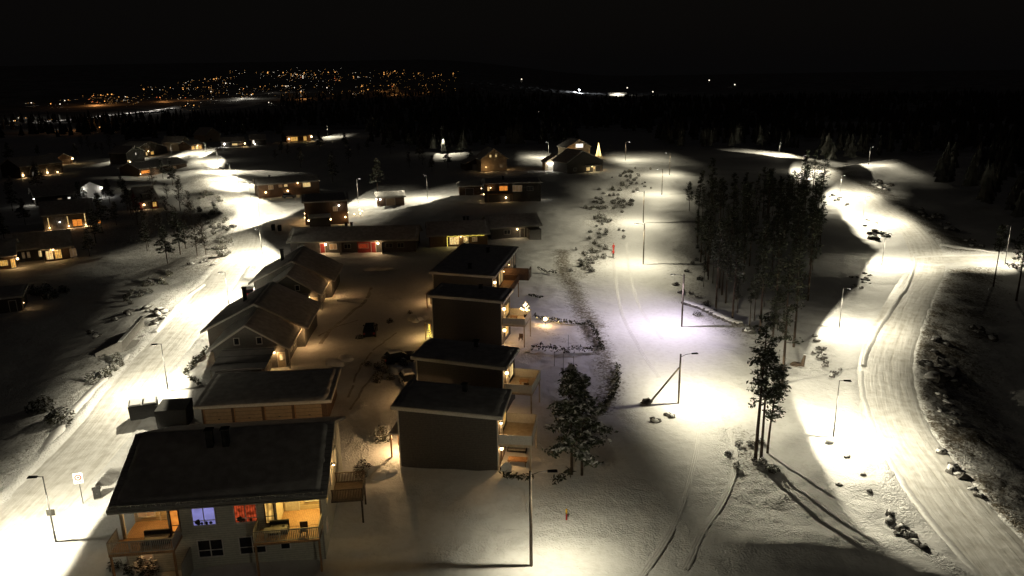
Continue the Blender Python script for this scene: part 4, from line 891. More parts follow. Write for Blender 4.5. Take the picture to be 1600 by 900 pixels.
for i, (px, py, h_, c0, rad, lb) in enumerate(((1180,720,14.6,.42,2.3,'tallest of three lone pines rising in front of the dark stand'), (1189,716,11.5,.5,1.9,'leaning middle pine of the three lone pines'), (1199,708,9.0,.40,1.6,'smallest pine of the three lone pines, with low tufts'),
                        (1222,600,15.0,.35,2.2,'dense pine at the lower tip of the dark stand'), (1240,542,13.5,.45,1.5,'thin bare-trunked pine right of the dark stand tip'), (1262,470,14.0,.5,1.7,'thin pine standing between the dark stand and second right lamp'), (1270,300,13.5,.3,2.0,'pine silhouetted against the far lit bend'), (1283,318,15.0,.35,2.2,'tall pine at the upper right corner of the dark stand'),
                        (1077,330,8.0,.35,1.5,'small pine at the left edge of the dark stand'), (1588,470,14.0,.35,2.6,'pine at the right edge in front of the side road lamp'), (1552,448,11.0,.6,1.2,'thin bare pine left of the right-edge pine'))):
    x, y, z = gnd(px, py)
    pine_thing('pine_tree', lb, 'tree', x, y, ((300+i, h_, c0, rad), dict(snow=.15, nl=36, size=.22, tuft=10 if i < 4 else 10, bend=.7 if i < 3 else .4)), None, z)
for i, (px, py, h_, lb) in enumerate(((893,741,10.6,'snow-laden spruce right of the nearest flat-roofed house'), (909,742,9.6,'slimmer snow-laden spruce leaning on its neighbour by the hedge end'), (590,300,11,'lone snow-dusted spruce behind the small garage'))):
    x, y, z = gnd(px, py)
    pine_thing('spruce_tree', lb, 'tree', x, y, ((400+i, h_, .34, 2.3 if i < 2 else 2.6), dict(snow=.36, nl=62, tuft=13, prof='spruce', size=.24)), None, z)
# bare snowy birches on the left slope and among the hamlet
def birch_parts(seed, h, rad):
    q = random.Random(seed); t, c = MB(), MB(); t.tube([(0,0,-.4),(.1,0,h*.5),(.2,.1,h*.92)], [.11,.08,.02], 6)
    for i in range(26):
        f = .25+.72*i/26; a = q.uniform(0, 6.3); ln = rad*(1.1-f*.7)*q.uniform(.6, 1.1)
        p0 = Vector((.1*f*2, .05*f, f*h*.92)); p1 = p0+Vector((math.cos(a)*ln, math.sin(a)*ln, ln*.7)); t.tube([p0, p1], [.035, .01], 4, cap=False)
        for j in range(10):
            g_ = q.uniform(.3, 1.1); s0 = p0+(p1-p0)*g_; e = s0+Vector((q.gauss(0,.4), q.gauss(0,.4), q.gauss(.15,.3)))
            c.tube([s0, e], [.018, .008], 3, 0, False)
            if q.random() < .55: quad_leaf(c, e, q.uniform(.12,.3), q, 1, True)
            quad_leaf(c, s0+(e-s0)*q.random(), q.uniform(.1,.28), q, 0)
    return t, c
bp = []
q = random.Random(21)
spots = [(238,330),(262,345),(282,330),(300,352),(318,378),(275,368),(322,398),(250,372),(225,345),(308,400),(290,388),(296,338),(262,310),(280,306),(240,300),(215,352),(205,335),(232,386),(430,250),(450,246),(520,262),(545,255),(128,232),(140,236),(150,238),(160,240),(172,236),(182,240),(640,262),(660,258),(560,240),(470,262)]
for i, (px, py) in enumerate(spots):
    x, y, z = gnd(px, py)
    lb, gp = ('bare snow-dusted birch in the thicket left of the road bend', 'birches in the thicket left of the road') if i < 18 else ('bare snow-dusted birch behind the back houses', 'birches behind the back houses') if i not in range(22, 28) else ('bare birch by the lit white patch in the far left hamlet', 'birches in the far left hamlet')
    if i < 3:
        o = empty('birch_tree', (x, y, z)); t, c = birch_parts(50+i, 6.5+i, 1.9); t.build('trunk', 'twig', o); c.build('crown', ['twig', 'snow'], o); bp.append(o)
    else: o = copy_tree(bp[i % 3]); o.location = (x, y, z)
    tag(o, lb, 'tree', gp); o.rotation_euler.z = q.uniform(0, 6.28); s_ = q.uniform(.8, 1.3); o.scale = (s_, s_, s_)
sp0 = [o for o in COL.objects if o.name.startswith('spruce_tree')][2]
for i, (px, py) in enumerate(((190,300),(200,330),(172,318),(182,352),(160,362),(150,380),(230,392),(60,300),(20,330),(40,352),(18,300),(270,290),(255,280),(440,240),(500,235),(540,232),(575,236),(610,240),(640,236),(720,242),(735,252),(520,285),(700,262),(675,268),(655,250),(120,250),(60,245),(15,255),(130,330),(8,380),(140,400),(282,398),(262,412))):
    x, y, z = gnd(px, py); o = copy_tree(sp0); o.location = (x, y, z); o.rotation_euler.z = i*1.9; s_ = .55+.5*((i*37) % 10)/10; o.scale = (s_, s_, s_)
    tag(o, 'dark snow-dusted spruce standing among the back houses' if px > 340 else 'dark snow-dusted spruce among the left hamlet houses', 'tree', 'spruces among the back houses' if px > 340 else 'spruces in the left hamlet')
# shrubs
def shrub_mesh(seed, r, hh, snow=.45, n=150):
    q = random.Random(seed); s_ = MB()
    for i in range(n):
        a, e = q.uniform(0, 6.28), q.uniform(.1, 1); rr = r*math.sqrt(q.random()); p = Vector((rr*math.cos(a), rr*math.sin(a), hh*e*math.sqrt(max(0, 1-(rr/r)**2*.8))))
        if i % 3 == 0: s_.tube([(p.x*.2, p.y*.2, -.1), p], [.02, .008], 3, 0, False)
        quad_leaf(s_, p, q.uniform(.1, .26), q, 1)
        if q.random() < snow: quad_leaf(s_, p+Vector((0,0,.06)), q.uniform(.12, .28), q, 2, True)
    return s_
SH = [shrub_mesh(i, .8, 1.0+.2*i, .5).build('shrub', ['twig', 'leaf', 'snow']) for i in range(4)]
first = [True]*4
def shrub(x, y, z, sc, label, group, q):
    i = q.randrange(4); o = SH[i] if first[i] else SH[i].copy()
    if not first[i]: COL.objects.link(o)
    first[i] = False
    o.location = (x, y, z); o.rotation_euler.z = q.uniform(0, 6.28); o.scale = (sc*q.uniform(.8,1.2), sc*q.uniform(.8,1.2), sc*q.uniform(.8,1.1)); tag(o, label, 'shrub', group)
q = random.Random(5)
def scatter(pts, n, spread, sc, label, group):
    for i in range(n):
        k = q.random()*(len(pts)-1); a, b = pts[int(k)], pts[min(int(k)+1, len(pts)-1)]; f = k-int(k)
        px, py = a[0]+(b[0]-a[0])*f+q.gauss(0, spread), a[1]+(b[1]-a[1])*f+q.gauss(0, spread*.35)
        x, y, z = gnd(px, py); shrub(x, y, z, sc*q.uniform(.6, 1.3), label, group, q)
scatter([(915,425),(925,400),(935,370),(945,345),(965,320),(985,295),(995,275)], 85, 13, .75, 'snowy shrub on the bank left of the ski trail', 'shrubs on the bank of the ski trail')
scatter([(925,330),(950,310),(975,285),(985,262)], 50, 12, .8, 'snowy shrub in the thicket above the trail bank', 'shrubs above the trail bank')
scatter([(345,400),(340,370),(335,335),(318,300)], 50, 11, .9, 'shrub along the outer edge of the left road bend', 'shrubs at the left road bend')
scatter([(145,600),(170,585),(190,570)], 14, 7, .8, 'low snow-flecked shrub on the bank below the concrete wall', 'shrubs below the concrete wall')
scatter([(180,480),(215,462),(250,445),(280,430)], 18, 9, .7, 'low shrub on the bank above the concrete wall', 'shrubs above the concrete wall')
scatter([(62,640),(90,655),(105,660)], 9, 6, 1.4, 'dark shrub on the bank of the lower left road', 'shrubs by the lower left road')
scatter([(62,458),(80,468),(95,462)], 9, 6, 1.2, 'snow-covered shrub alone on the dark left snowfield', 'shrubs on the left snowfield')
scatter([(1165,690),(1150,700),(1205,735),(1140,720)], 12, 12, .45, 'tiny twig clump around the lone pines', 'twig clumps by the lone pines')
scatter([(870,258),(882,262),(894,264)], 6, 4, 2.0, 'dark round shrub in front of the dazzling small garage', 'shrubs at the dazzling garage')
scatter([(1085,470),(1120,500),(1080,420),(1100,380)], 14, 10, .7, 'low twiggy shrub along the left foot of the dark stand', 'shrubs at the foot of the dark stand')
scatter([(180,885),(205,890),(232,895)], 7, 5, 1.0, 'dark garden shrub below the left lit balcony', 'shrubs below the left balcony')
scatter([(560,748),(568,735)], 3, 4, 1.0, 'small garden shrub beside the timber stair', 'shrubs beside the timber stair')
scatter([(600,690),(604,680)], 3, 2, .9, 'small evergreen beside the bright side porch', 'evergreens by the bright porch')
scatter([(630,560),(645,575),(612,548),(600,600),(540,545),(655,480),(560,640)], 16, 7, .7, 'snowy shrub in the yard left of the flat-roofed houses', 'shrubs in the yard')
# hedges
def hedge(pts, hh, ww, label, lights=0, snow=.25, dens_=26):
    P = dens(pxl(*pts), 6) if len(pts) > 2 else np.array([np.array(at(*pts[0]))+(np.array(at(*pts[1]))-np.array(at(*pts[0])))*t for t in np.linspace(0, 1, 8)])
    qq = random.Random(len(label)); mb = MB(); fl = MB(); n0 = 0; org = P[0]; zz = h1(*org)
    for a, b in zip(P[:-1], P[1:]):
        L_ = np.linalg.norm(b-a); T = (b-a)/L_; Nn = np.array((T[1], -T[0]))
        for i in range(int(L_*dens_)+1):
            p = a+(b-a)*qq.random()+Nn*qq.gauss(0, ww*.4); lump = .75+.35*vnoise(np.array([p[0]*1.3]), np.array([p[1]*1.3]))[0]*2
            z = h1(*p)-zz+hh*lump*qq.random()**.6; c = (p[0]-org[0], p[1]-org[1], z)
            quad_leaf(mb, c, qq.uniform(.12, .3), qq, 0)
            if qq.random() < snow and z > hh*.45: quad_leaf(mb, (c[0], c[1], c[2]+.06), qq.uniform(.1, .25), qq, 1, True)
            if lights and qq.random() < lights: fl.lump(c, .06, 0, 0, 1, 5, 4)
    o = mb.build('hedge', ['leaf', 'snow'], None, (org[0], org[1], zz)); tag(o, label, 'hedge')
    if lights: fl.build('light_string', 'fairy', o)
hedge([(832,545),(885,553),(940,551)], 1.1, .55, 'long dark hedge along the near side of the fairy-lit garden')
hedge([(942,550),(932,525),(918,503)], .9, .4, 'low dark hedge closing the right end of the fairy-lit garden')
hedge([(832,497),(855,500),(878,503)], .8, .4, 'hedge wound with glowing fairy lights in the garden', .10)
hedge([(880,503),(898,506),(915,506)], .7, .35, 'unlit hedge stretch continuing the fairy-lit hedge to the right')
hedge([(840,424),(856,427),(870,428)], 1.0, .4, 'short dark hedge right of the timber screen')
hedge([(965,575),(962,610),(936,645)], 1.0, .4, 'dark curved hedge between the spruce garden and the ski trail')
hedge([(780,748),(806,752),(834,756)], .9, .4, 'short hedge at the corner of the nearest flat-roofed house')
hedge([(862,758),(882,745),(896,738)], .9, .4, 'short hedge running to the foot of the spruces')
hedge([(290,587),(302,570),(325,547)], .8, .4, 'snowy hedge between the left road and the near bungalow')
hedge([(297,592),(304,598),(313,606)], .8, .4, 'stub of hedge beside the garage row corner')
hedge([(690,560),(740,557)], .7, .4, 'hedge hidden in the gap between two flat-roofed houses')
hedge([(825,463),(838,466),(848,468)], .7, .3, 'small hedge right of the balcony with the glowing ornament')

# ------------------------------------------------------------------ rocks
def rock_mesh(seed, sharp=.35):
    return MB().lump((0,0,.25), (1,.85,.62), 0, sharp, seed, 8, 6)
RK = []
def rock(x, y, z, s_, label, group, qq, sink=.25):
    i = qq.randrange(6)
    while len(RK) < 6:
        r0 = MB(); r0.lump((0,0,.25), (1,.85,.62), 0, .34, 900+len(RK), 8, 6); r0.lump((.05,.1,.62), (.75,.62,.28), 1, .22, 950+len(RK), 8, 5, smooth=True); RK.append(r0)
    nm = 'boulder'
    if isinstance(RK[i], MB): o = RK[i].build(nm, ['rock', 'snow']); RK[i] = o
    else: o = RK[i].copy(); COL.objects.link(o)
    o.location = (x, y, z-sink*s_); o.rotation_euler = (qq.uniform(-.3,.3), qq.uniform(-.3,.3), qq.uniform(0, 6.28)); o.scale = (s_*qq.uniform(.8,1.25), s_, s_*qq.uniform(.7,1.1)); tag(o, label, 'boulder', group)
q = random.Random(77)
def rocks(pts, spread, lo, hi, label, group, n=None, sink=.25):
    n = n or len(pts)
    for i in range(n):
        px, py = pts[i % len(pts)]; px += q.gauss(0, spread); py += q.gauss(0, spread*.5); x, y, z = gnd(px, py); rock(x, y, z, q.uniform(lo, hi), label, group, q, sink)
rocks([(1447,570),(1462,582),(1458,592),(1476,588),(1488,598),(1490,580),(1470,570)], 4, .7, 1.5, 'large angular boulder on the bank right of the road curve', 'boulders right of the road curve', 11)
rocks([(1468,622),(1478,632),(1490,648),(1494,662),(1462,640)], 4, .35, .8, 'smaller boulder below the large angular ones', 'small boulders right of the road curve', 8)
rocks([(1525,518),(1545,524),(1555,530)], 4, .6, 1.3, 'boulder half lost in the dark field at right', 'boulders in the dark right field', 5)
rocks([(1460,530),(1480,540),(1470,548)], 6, .4, .9, 'boulder strewn on the upper road embankment', 'boulders on the upper embankment', 7)
rocks([(1280,545),(1284,560),(1290,570),(1300,580),(1275,530),(1285,552)], 6, .2, .55, 'small stone scattered below the second right lamp', 'stones below the second right lamp', 22, .15)
rocks([(1345,430),(1350,438),(1342,445),(1355,428)], 8, .25, .6, 'small stone above the second right lamp', 'stones above the second right lamp', 14, .15)
rocks([(1362,362),(1368,372),(1358,350),(1380,365),(1355,348)], 6, .4, 1.1, 'dark stone between two right road lamps', 'stones between two right road lamps', 14, .15)
rocks([(1300,308),(1312,312),(1320,318)], 6, .3, .8, 'small stone near the far bend', 'stones near the far bend', 8, .15)
rocks([(1372,288),(1385,292),(1378,298),(1365,284)], 6, .8, 1.8, 'boulder on the dark slope above the right road', 'boulders on the slope above the right road', 11)
rocks([(1440,330),(1455,335),(1465,345),(1478,350),(1490,358),(1450,342)], 6, .7, 1.6, 'boulder in the rubble heap above the junction', 'boulders in the rubble heap', 15)
rocks([(1513,376),(1520,384),(1530,386)], 3, .6, 1.0, 'snow-topped boulder beside the side road', 'boulders beside the side road', 5)
rocks([(1391,803),(1391,815)], 1, .4, .5, 'dark boulder alone above the trampled boulder heap', 'lone boulders by the near kerb', 2, .1)
rocks([(1409,828),(1405,835),(1412,838),(1420,840),(1432,850),(1440,855)], 3, .35, .65, 'boulder in the trampled heap beside the near kerb', 'boulders in the trampled heap', 9, .15)
rocks([(1323,715),(1348,742),(1358,768),(1313,758)], 2, .2, .32, 'tiny stone on the white snow below the nearest right lamp', 'tiny stones below the nearest right lamp', 8, .1)
rocks([(1470,708),(1492,735),(1505,745),(1520,765),(1530,775)], 3, .4, .9, 'stone along the outer edge of the near right road', 'stones at the outer edge of the right road', 8)
rocks([(1054,444),(1065,455),(1078,458),(1090,464)], 2, .4, .8, 'stone behind the third ski trail pole', 'stones behind the third trail pole', 6)
rocks([(150,525),(175,500),(200,492),(235,488),(248,482),(255,492),(240,505),(258,500)], 5, .5, 1.2, 'snow-capped boulder around the concrete wall', 'boulders around the concrete wall', 16)
rocks([(300,415),(318,408),(330,412)], 4, .5, 1.0, 'snow-capped boulder on the inside of the left bend', 'boulders inside the left bend', 5)
rocks([(1020,655),(1035,650),(1050,652)], 4, .25, .6, 'snowy lump below the braced lamp pole', 'lumps below the braced pole', 4)
# snow-topped stone row beside the trail
P = dens(pxl((1071,476),(1095,484),(1125,496),(1155,508)), 5); mb = MB(); qq = random.Random(3); o0 = P[0]; z0 = h1(*o0)
for i, p in enumerate(P):
    mb.lump((p[0]-o0[0]+qq.gauss(0,.1), p[1]-o0[1]+qq.gauss(0,.15), h1(*p)-z0+.2), (.6,.5,.45), 0, .3, i); mb.lump((p[0]-o0[0], p[1]-o0[1], h1(*p)-z0+.55), (.65,.5,.2), 1, .15, i+40, smooth=True)
tag(mb.build('stone_wall', ['rock', 'snow'], None, (o0[0], o0[1], z0)), 'low snow-topped stone row at the left foot of the dark stand', 'stone wall')
rocks([(1168,518),(1174,520)], 1, .8, 1.0, 'dark block at the lower end of the stone row', 'blocks at the end of the stone row', 2, .1)

q = random.Random(8)
for px, py, sx, sz, lb in ((528,566,2.2,.7,'ploughed snow pile in the yard beside the near bungalow'), (548,470,2.6,.6,'ploughed snow pile in the yard in front of the far bungalow'), (622,582,1.8,.8,'snow pile left of the second flat-roofed house'), (652,500,1.5,.6,'snow pile beside the yellow light spiral'), (588,420,3.0,.7,'ploughed snow pile between the yard and the row house'), (470,372,2.5,.9,'snow pile where the yard meets the left road'), (590,742,1.6,.5,'small snow heap beside the nearest flat-roofed house wall'), (232,700,2.0,.5,'trampled snow heap between the big duplex and the road')):
    x, y, z = gnd(px, py); mb = MB()
    for i in range(5): mb.lump((q.gauss(0, sx*.4), q.gauss(0, .5), 0), (sx*q.uniform(.4,.7), q.uniform(.6,1.0), sz*q.uniform(.6,1.1)), 0, .14, q.randrange(999), 11, 7, smooth=True)
    tag(mb.build('snow_pile', 'snow', None, (x, y, z), q.uniform(-.6,.6)), lb, 'snow pile')

# ------------------------------------------------------------------ concrete wall at the left road
a, b = np.array(at(190,548)), np.array(at(224,508)); L_ = float(np.linalg.norm(b-a)); ang = math.atan2(b[1]-a[1], b[0]-a[0])
r_ = tag(empty('retaining_wall', (a[0], a[1], -.2), ang), 'snow-topped concrete culvert wall beside the left road', 'wall')
MB().box(0, L_, -.15, .15, -2.2, 1.5).build('wall_face', 'conc', r_); MB().prism([(0,.15,-2),(0,.15,1.5),(-.6,3.2,.3),(-.6,3.2,-2)], (.28,0,0)).build('wing_wall', 'conc', r_)
MB().box(-.05, L_+.05, -.22, .22, 1.503, 1.68).build('snow_cap', 'snow', r_); MB().box(.2, L_-.2, -1.3, -.16, -1, .12).build('ledge', 'conc', r_)

# ------------------------------------------------------------------ cars, bins, sign, furniture
def car(label, px, py, ang, paint, snow=False, tall=1.0):
    x, y, z = gnd(px, py); r_ = tag(empty('parked_car', (x, y, z), ang), label, 'car')
    w2 = .9; T = tall
    low = [(-2.15,.32),(-2.2,.62),(-2.05,.92*T),(-1.9,.98*T),(.95,.98*T),(1.95,.86*T),(2.2,.66),(2.2,.34)]
    bd = MB(); n = len(low)
    for s_ in (-1, 1): pass
    ring = lambda yy, k: [(px_*k, yy, .32+(pz-.32)*(.97 if k < 1 else 1)) for px_, pz in low]
    secs = [ring(-w2, .96), ring(-w2*.86, 1.0), ring(w2*.86, 1.0), ring(w2, .96)]
    vs = [p for s_ in secs for p in s_]; fs = [(i*n+k, i*n+(k+1)%n, (i+1)*n+(k+1)%n, (i+1)*n+k) for i in range(3) for k in range(n)]+[tuple(range(n)), tuple(range(3*n, 4*n))[::-1]]
    bd.add(vs, fs); cb = [(-1.9,.985*T),(.9,.985*T)]
    rf = [(-1.55,1.5*T),(.15,1.52*T)]
    for s_ in (1,): bd.hexa([(-1.5,-.66,1.47*T),(.15,-.66,1.49*T),(.15,.66,1.49*T),(-1.5,.66,1.47*T)], [(-1.4,-.58,1.54*T),(.05,-.58,1.56*T),(.05,.58,1.56*T),(-1.4,.58,1.54*T)])
    b = bd.build('body', paint, r_)
    MB().hexa([(-1.95,-.82,.983*T),(.95,-.82,.983*T),(.95,.82,.983*T),(-1.95,.82,.983*T)], [(-1.52,-.66,1.468*T),(.14,-.66,1.485*T),(.14,.66,1.485*T),(-1.52,.66,1.468*T)]).build('windows', 'glass', r_)
    for wx in (-1.35, 1.38):
        for s_ in (-1, 1):
            t = MB().tube([(wx,s_*.92,.33),(wx,s_*.70,.33)], .33, 14).build('wheel', 'rubber', r_); MB().tube([(wx,s_*.935,.33),(wx,s_*.925,.33)], .2, 10).build('rim', 'metal', t)
    for s_ in (-1, 1):
        MB().box(2.12, 2.22, s_*.62-.16, s_*.62+.16, .62, .76).build('headlight', 'glass', r_); MB().box(-2.24, -2.13, s_*.68-.12, s_*.68+.12, .68, .92).build('tail_light', 'signred', r_)
        MB().box(.55, .7, s_*.98-.09, s_*.98+.09, .98*T, 1.12*T).build('mirror', 'black', r_)
    MB().box(2.19, 2.23, -.26, .26, .42, .53).build('number_plate', 'trim', r_)
    if snow: MB().hexa([(-1.5,-.6,1.545*T),(.1,-.6,1.565*T),(.1,.6,1.565*T),(-1.5,.6,1.545*T)], [(-1.35,-.5,1.68*T),(0,-.5,1.68*T),(0,.5,1.68*T),(-1.35,.5,1.68*T)]).build('roof_snow', 'snow', r_)
    return r_
car('dark tall car parked alone in the brown snowy yard', 579, 522, pi/2+.1, 'carblue', False, 1.12)
car('pale snow-topped car beside the second flat-roofed house', 640, 603, -1.2, 'carpale', True)
car('red car parked against the red wall of the row house', 572, 391, pi/2-.1, 'carred')
car('red car glimpsed behind the far gabled bungalow', 390, 462, 1.9, 'carred', True)
car('snow-covered car in the dark yard left of the ornament house', 625, 565, .5, 'carblue', True)
car('dark car outside the brown lamp-lit house', 452, 309, .2, 'carblue', True)
def container(label, px, py, ang, W_, D_, H_, name='waste_container', lids=2):
    x, y, z = gnd(px, py); r_ = tag(empty(name, (x, y, z), ang), label, 'container')
    MB().hexa([(.08,.08,.12),(W_-.08,.08,.12),(W_-.08,D_-.08,.12),(.08,D_-.08,.12)], [(0,0,H_),(W_,0,H_),(W_,D_,H_),(0,D_,H_)]).build('body', 'black', r_)
    for i in range(lids):
        u0, u1 = W_*i/lids+.03, W_*(i+1)/lids-.03
        l_ = MB().hexa([(u0,-.06,H_+.004),(u1,-.06,H_+.004),(u1,D_+.06,H_+.004),(u0,D_+.06,H_+.004)], [(u0,-.06,H_+.08),(u1,-.06,H_+.08),(u1,D_+.06,H_+.3),(u0,D_+.06,H_+.3)]).build('lid', 'black', r_)
        MB().hexa([(u0+.05,0,H_+.085),(u1-.05,0,H_+.085),(u1-.05,D_,H_+.3),(u0+.05,D_,H_+.3)], [(u0+.15,.1,H_+.22),(u1-.15,.1,H_+.22),(u1-.15,D_-.1,H_+.45),(u0+.15,D_-.1,H_+.45)]).build('lid_snow', 'snow', l_) if name == 'waste_container' and W_ < 3 else None
    for u in (.15, W_-.35): MB().box(u, u+.2, .1, D_-.1, 0, .118).build('runner', 'metal', r_)
    return r_
container('snow-capped waste container at the edge of the left road', 203, 660, .35, 2.9, 1.5, 1.7)
container('large plain black waste container right of the snow-capped one', 245, 672, .1, 3.2, 2.6, 2.1, lids=1, name='waste_skip')
for px, py, lb in ((424,361,'left of two wheeled bins by the road widening'), (434,362,'right of two wheeled bins by the road widening')):
    container(lb, px, py, .1, .9, .8, 1.3, 'wheeled_bin', 1)
x, y, z = gnd(153, 779); r_ = tag(empty('utility_cabinet', (x, y, z), .5), 'small dark utility cabinet beside the traffic sign', 'cabinet')
MB().box(-.3,.3,-.18,.18,.1,1.0).build('body', 'black', r_); MB().box(-.34,.34,-.22,.22,1.004,1.07).build('lid', 'black', r_); MB().box(-.28,.28,-.16,.16,-.3,.098).build('plinth', 'conc', r_); MB().box(-.03,.03,-.2,-.182,.5,.62).build('handle', 'metal', r_)
x, y, z = gnd(130, 787); r_ = tag(empty('traffic_sign', (x, y, z), .25), 'white rectangular traffic sign with a round symbol beside the left road', 'sign')
MB().tube([(0,0,-.4),(0,0,3.0)], .035, 8).build('pole', 'metal', r_); pl = MB().box(-.38,.38,-.07,-.045,2.0,3.0).build('panel', 'white', r_)
rg = MB(); n = 24
for k in range(n):
    a0, a1 = 2*pi*k/n, 2*pi*(k+1)/n; c = lambda a_, r0: (r0*math.cos(a_), -.074, 2.58+r0*math.sin(a_)); rg.add([c(a0,.3), c(a1,.3), c(a1,.17), c(a0,.17)], [(0,1,2,3)])
rg.build('ring_mark', 'signred', pl); MB().box(-.12,.12,-.076,-.073,2.5,2.66).build('symbol', 'black', pl); MB().box(-.2,.2,-.076,-.073,2.12,2.2).build('lower_mark', 'black', pl)
x, y, z = gnd(885, 812); r_ = tag(empty('marker_post', (x, y, z)), 'small yellow and red marker post in the snow at bottom centre', 'marker post')
MB().tube([(0,0,-.3),(0,0,.55)], .07, 8).build('post', 'signred', r_); MB().tube([(0,0,.553),(0,0,1.0)], .09, 8).build('cap', 'yellow', r_)
x, y, z = gnd(822, 800); r_ = tag(empty('snow_stake', (x, y, z)), 'thin pale snow stake leaning beside the bottom centre pole', 'stake')
MB().tube([(0,0,-.3),(.35,.1,2.0)], .022, 6).build('stake', 'white', r_); MB().tube([(.36,.1,2.0),(.37,.1,2.14)], .035, 6).build('reflector', 'trim', r_)
x, y, z = gnd(1253, 572); r_ = tag(empty('tree_stump', (x, y, z)), 'dark broken tree stump right of the dark stand tip', 'stump')
MB().tube([(0,0,-.3),(.1,0,.6),(.25,0,1.5)], [.3,.24,.16], 8).build('trunk', 'bark', r_); MB().lump((-.7,0,.15), (.8,.5,.35), 0, .3, 4).build('root_plate', 'bark', r_); MB().lump((.27,0,1.55), (.2,.2,.12), 0, .1, 4).build('snow_cap', 'snow', r_)
x, y, z = gnd(1296, 692); tag(MB().lump((0,0,.12), (.45,.4,.38), 0, .2, 8, 9, 6, smooth=True).build('snow_lump', 'snow', None, (x, y, z)), 'rounded snow lump at the foot of the nearest right lamp', 'snow lump')
def furniture(name, label, cat, Hh, u, v, z, parts):
    r_ = tag(empty(name, at_house(Hh, u, v, z), Hh.r.rotation_euler.z), label, cat)
    for nm, m, mb in parts: mb.build(nm, m, r_)
    return r_
def table(Hh, u, v, z, label, L_=1.6, W_=.8, m='wood'):
    furniture('garden_table', label, 'table', Hh, u, v, z, [('tabletop', m, MB().box(-L_/2,L_/2,-W_/2,W_/2,.68,.74))]+[('leg', m, MB().box(sx*(L_/2-.1)-.04, sx*(L_/2-.1)+.04, sy*(W_/2-.1)-.04, sy*(W_/2-.1)+.04, 0, .678)) for sx in (-1,1) for sy in (-1,1)])
def chair(Hh, u, v, z, label, m='brown', group=None):
    r_ = furniture('garden_chair', label, 'chair', Hh, u, v, z, [('seat', m, MB().box(-.28,.28,-.28,.28,.40,.46)), ('backrest', m, MB().box(-.28,.28,.22,.28,.464,.95))]+[('leg', m, MB().box(sx*.22-.03, sx*.22+.03, sy*.22-.03, sy*.22+.03, 0, .398)) for sx in (-1,1) for sy in (-1,1)])
def sofa(Hh, u, v, z, label, L_=1.9):
    furniture('outdoor_sofa', label, 'sofa', Hh, u, v, z, [('base', 'black', MB().box(-L_/2,L_/2,-.4,.4,.02,.38)), ('backrest', 'black', MB().box(-L_/2,L_/2,.25,.4,.384,.8)), ('cushion', 'trim', MB().box(-L_/2+.08,L_/2-.08,-.38,.24,.384,.5))])
sofa(DUP, 2.6, -.65, 2.8, 'dark covered sofa on the left lit balcony'); table(DUP, 1.5, -1.5, 2.8, 'low table on the left lit balcony', 1.0, .6)
table(DUP, 11.0, -1.4, 2.8, 'pale table on the right lit balcony', 1.2, .7, 'trim'); sofa(DUP, 11.3, -.6, 2.8, 'dark sofa on the right lit balcony', 1.4); chair(DUP, 13.2, -1.2, 2.8, 'dark chair in the bright corner of the right balcony')
table(C, C.W+1.6, 1.2, .05, 'orange-lit table on the patio under the nearest balcony', 1.8, .9); sofa(C, C.W+1.2, 3.9, .05, 'dark sofa on the patio under the nearest balcony')
x, y, z = at_house(C, C.W+.75, -.6, 0); r_ = tag(empty('satellite_dish', (x, y, z), .3), 'round white dish standing at the corner of the nearest flat-roofed house', 'dish')
dm = MB()
for j in range(4):
    for k in range(20):
        a0, a1 = 2*pi*k/20, 2*pi*(k+1)/20; f = lambda a_, i: (.55*i/4*math.cos(a_), -.18*(i/4)**2, .9+.55*i/4*math.sin(a_)); dm.add([f(a0,j), f(a1,j), f(a1,j+1), f(a0,j+1)], [(0,1,2,3)])
dm.build('reflector', 'white', r_); MB().tube([(0,.05,-.3),(0,.05,.9)], .04, 8).build('mast', 'metal', r_); MB().tube([(0,0,.4),(0,-.5,.85)], .02, 6).build('feed_arm', 'metal', r_)
table(Dh, Dh.W+1.8, 2.2, 2.75, 'small snowy table on the second balcony', 1.0, .7); chair(Dh, Dh.W+2.3, .8, 2.75, 'dark chair at the rail of the second balcony')
table(Eh, Eh.W+1.3, 2.0, 2.9, 'table beside the glowing ornament tree', 1.0, .7); chair(Eh, Eh.W+2.2, 2.2, .05, 'chair under the balcony with the glowing ornament')
x, y, z = at_house(Eh, Eh.W+2.5, 4.2, 2.9); r_ = tag(empty('ornament_tree', (x, y, z)), 'glowing branched ornament tree on a balcony', 'ornament')
tb, fl = MB(), MB(); qq = random.Random(4); tb.tube([(0,0,0),(0,0,1.9)], [.05,.02], 6)
for i in range(16):
    a_, zz = qq.uniform(0, 6.28), qq.uniform(.7, 1.8); e = (.55*math.cos(a_)*(2.1-zz), .55*math.sin(a_)*(2.1-zz), zz+.4); tb.tube([(0,0,zz),e], [.02,.01], 4)
    for t in (.4,.7,1): fl.lump((e[0]*t, e[1]*t, zz+.4*t), .042, 0, 0, i, 6, 5)
tb.build('trunk', 'white', r_); fl.build('bulbs', 'bulb', r_); MB().tube([(0,0,0),(0,0,.35)], [.2,.25], 10).build('pot', 'black', r_); point('lamp_light', (0,-.7,1.4), 35, WARM, r_)
x, y, z = gnd(852, 508); r_ = tag(empty('garden_lantern', (x, y, z)), 'brilliant round lantern by the fairy-lit hedge', 'lantern')
MB().tube([(0,0,-.2),(0,0,.7)], .04, 8).build('post', 'black', r_); MB().lump((0,0,.95), .28, 0, 0, 1, 12, 8, smooth=True).build('globe', 'bulb', r_); point('lamp_light', (0,-.5,1.1), 150, WARM, r_)
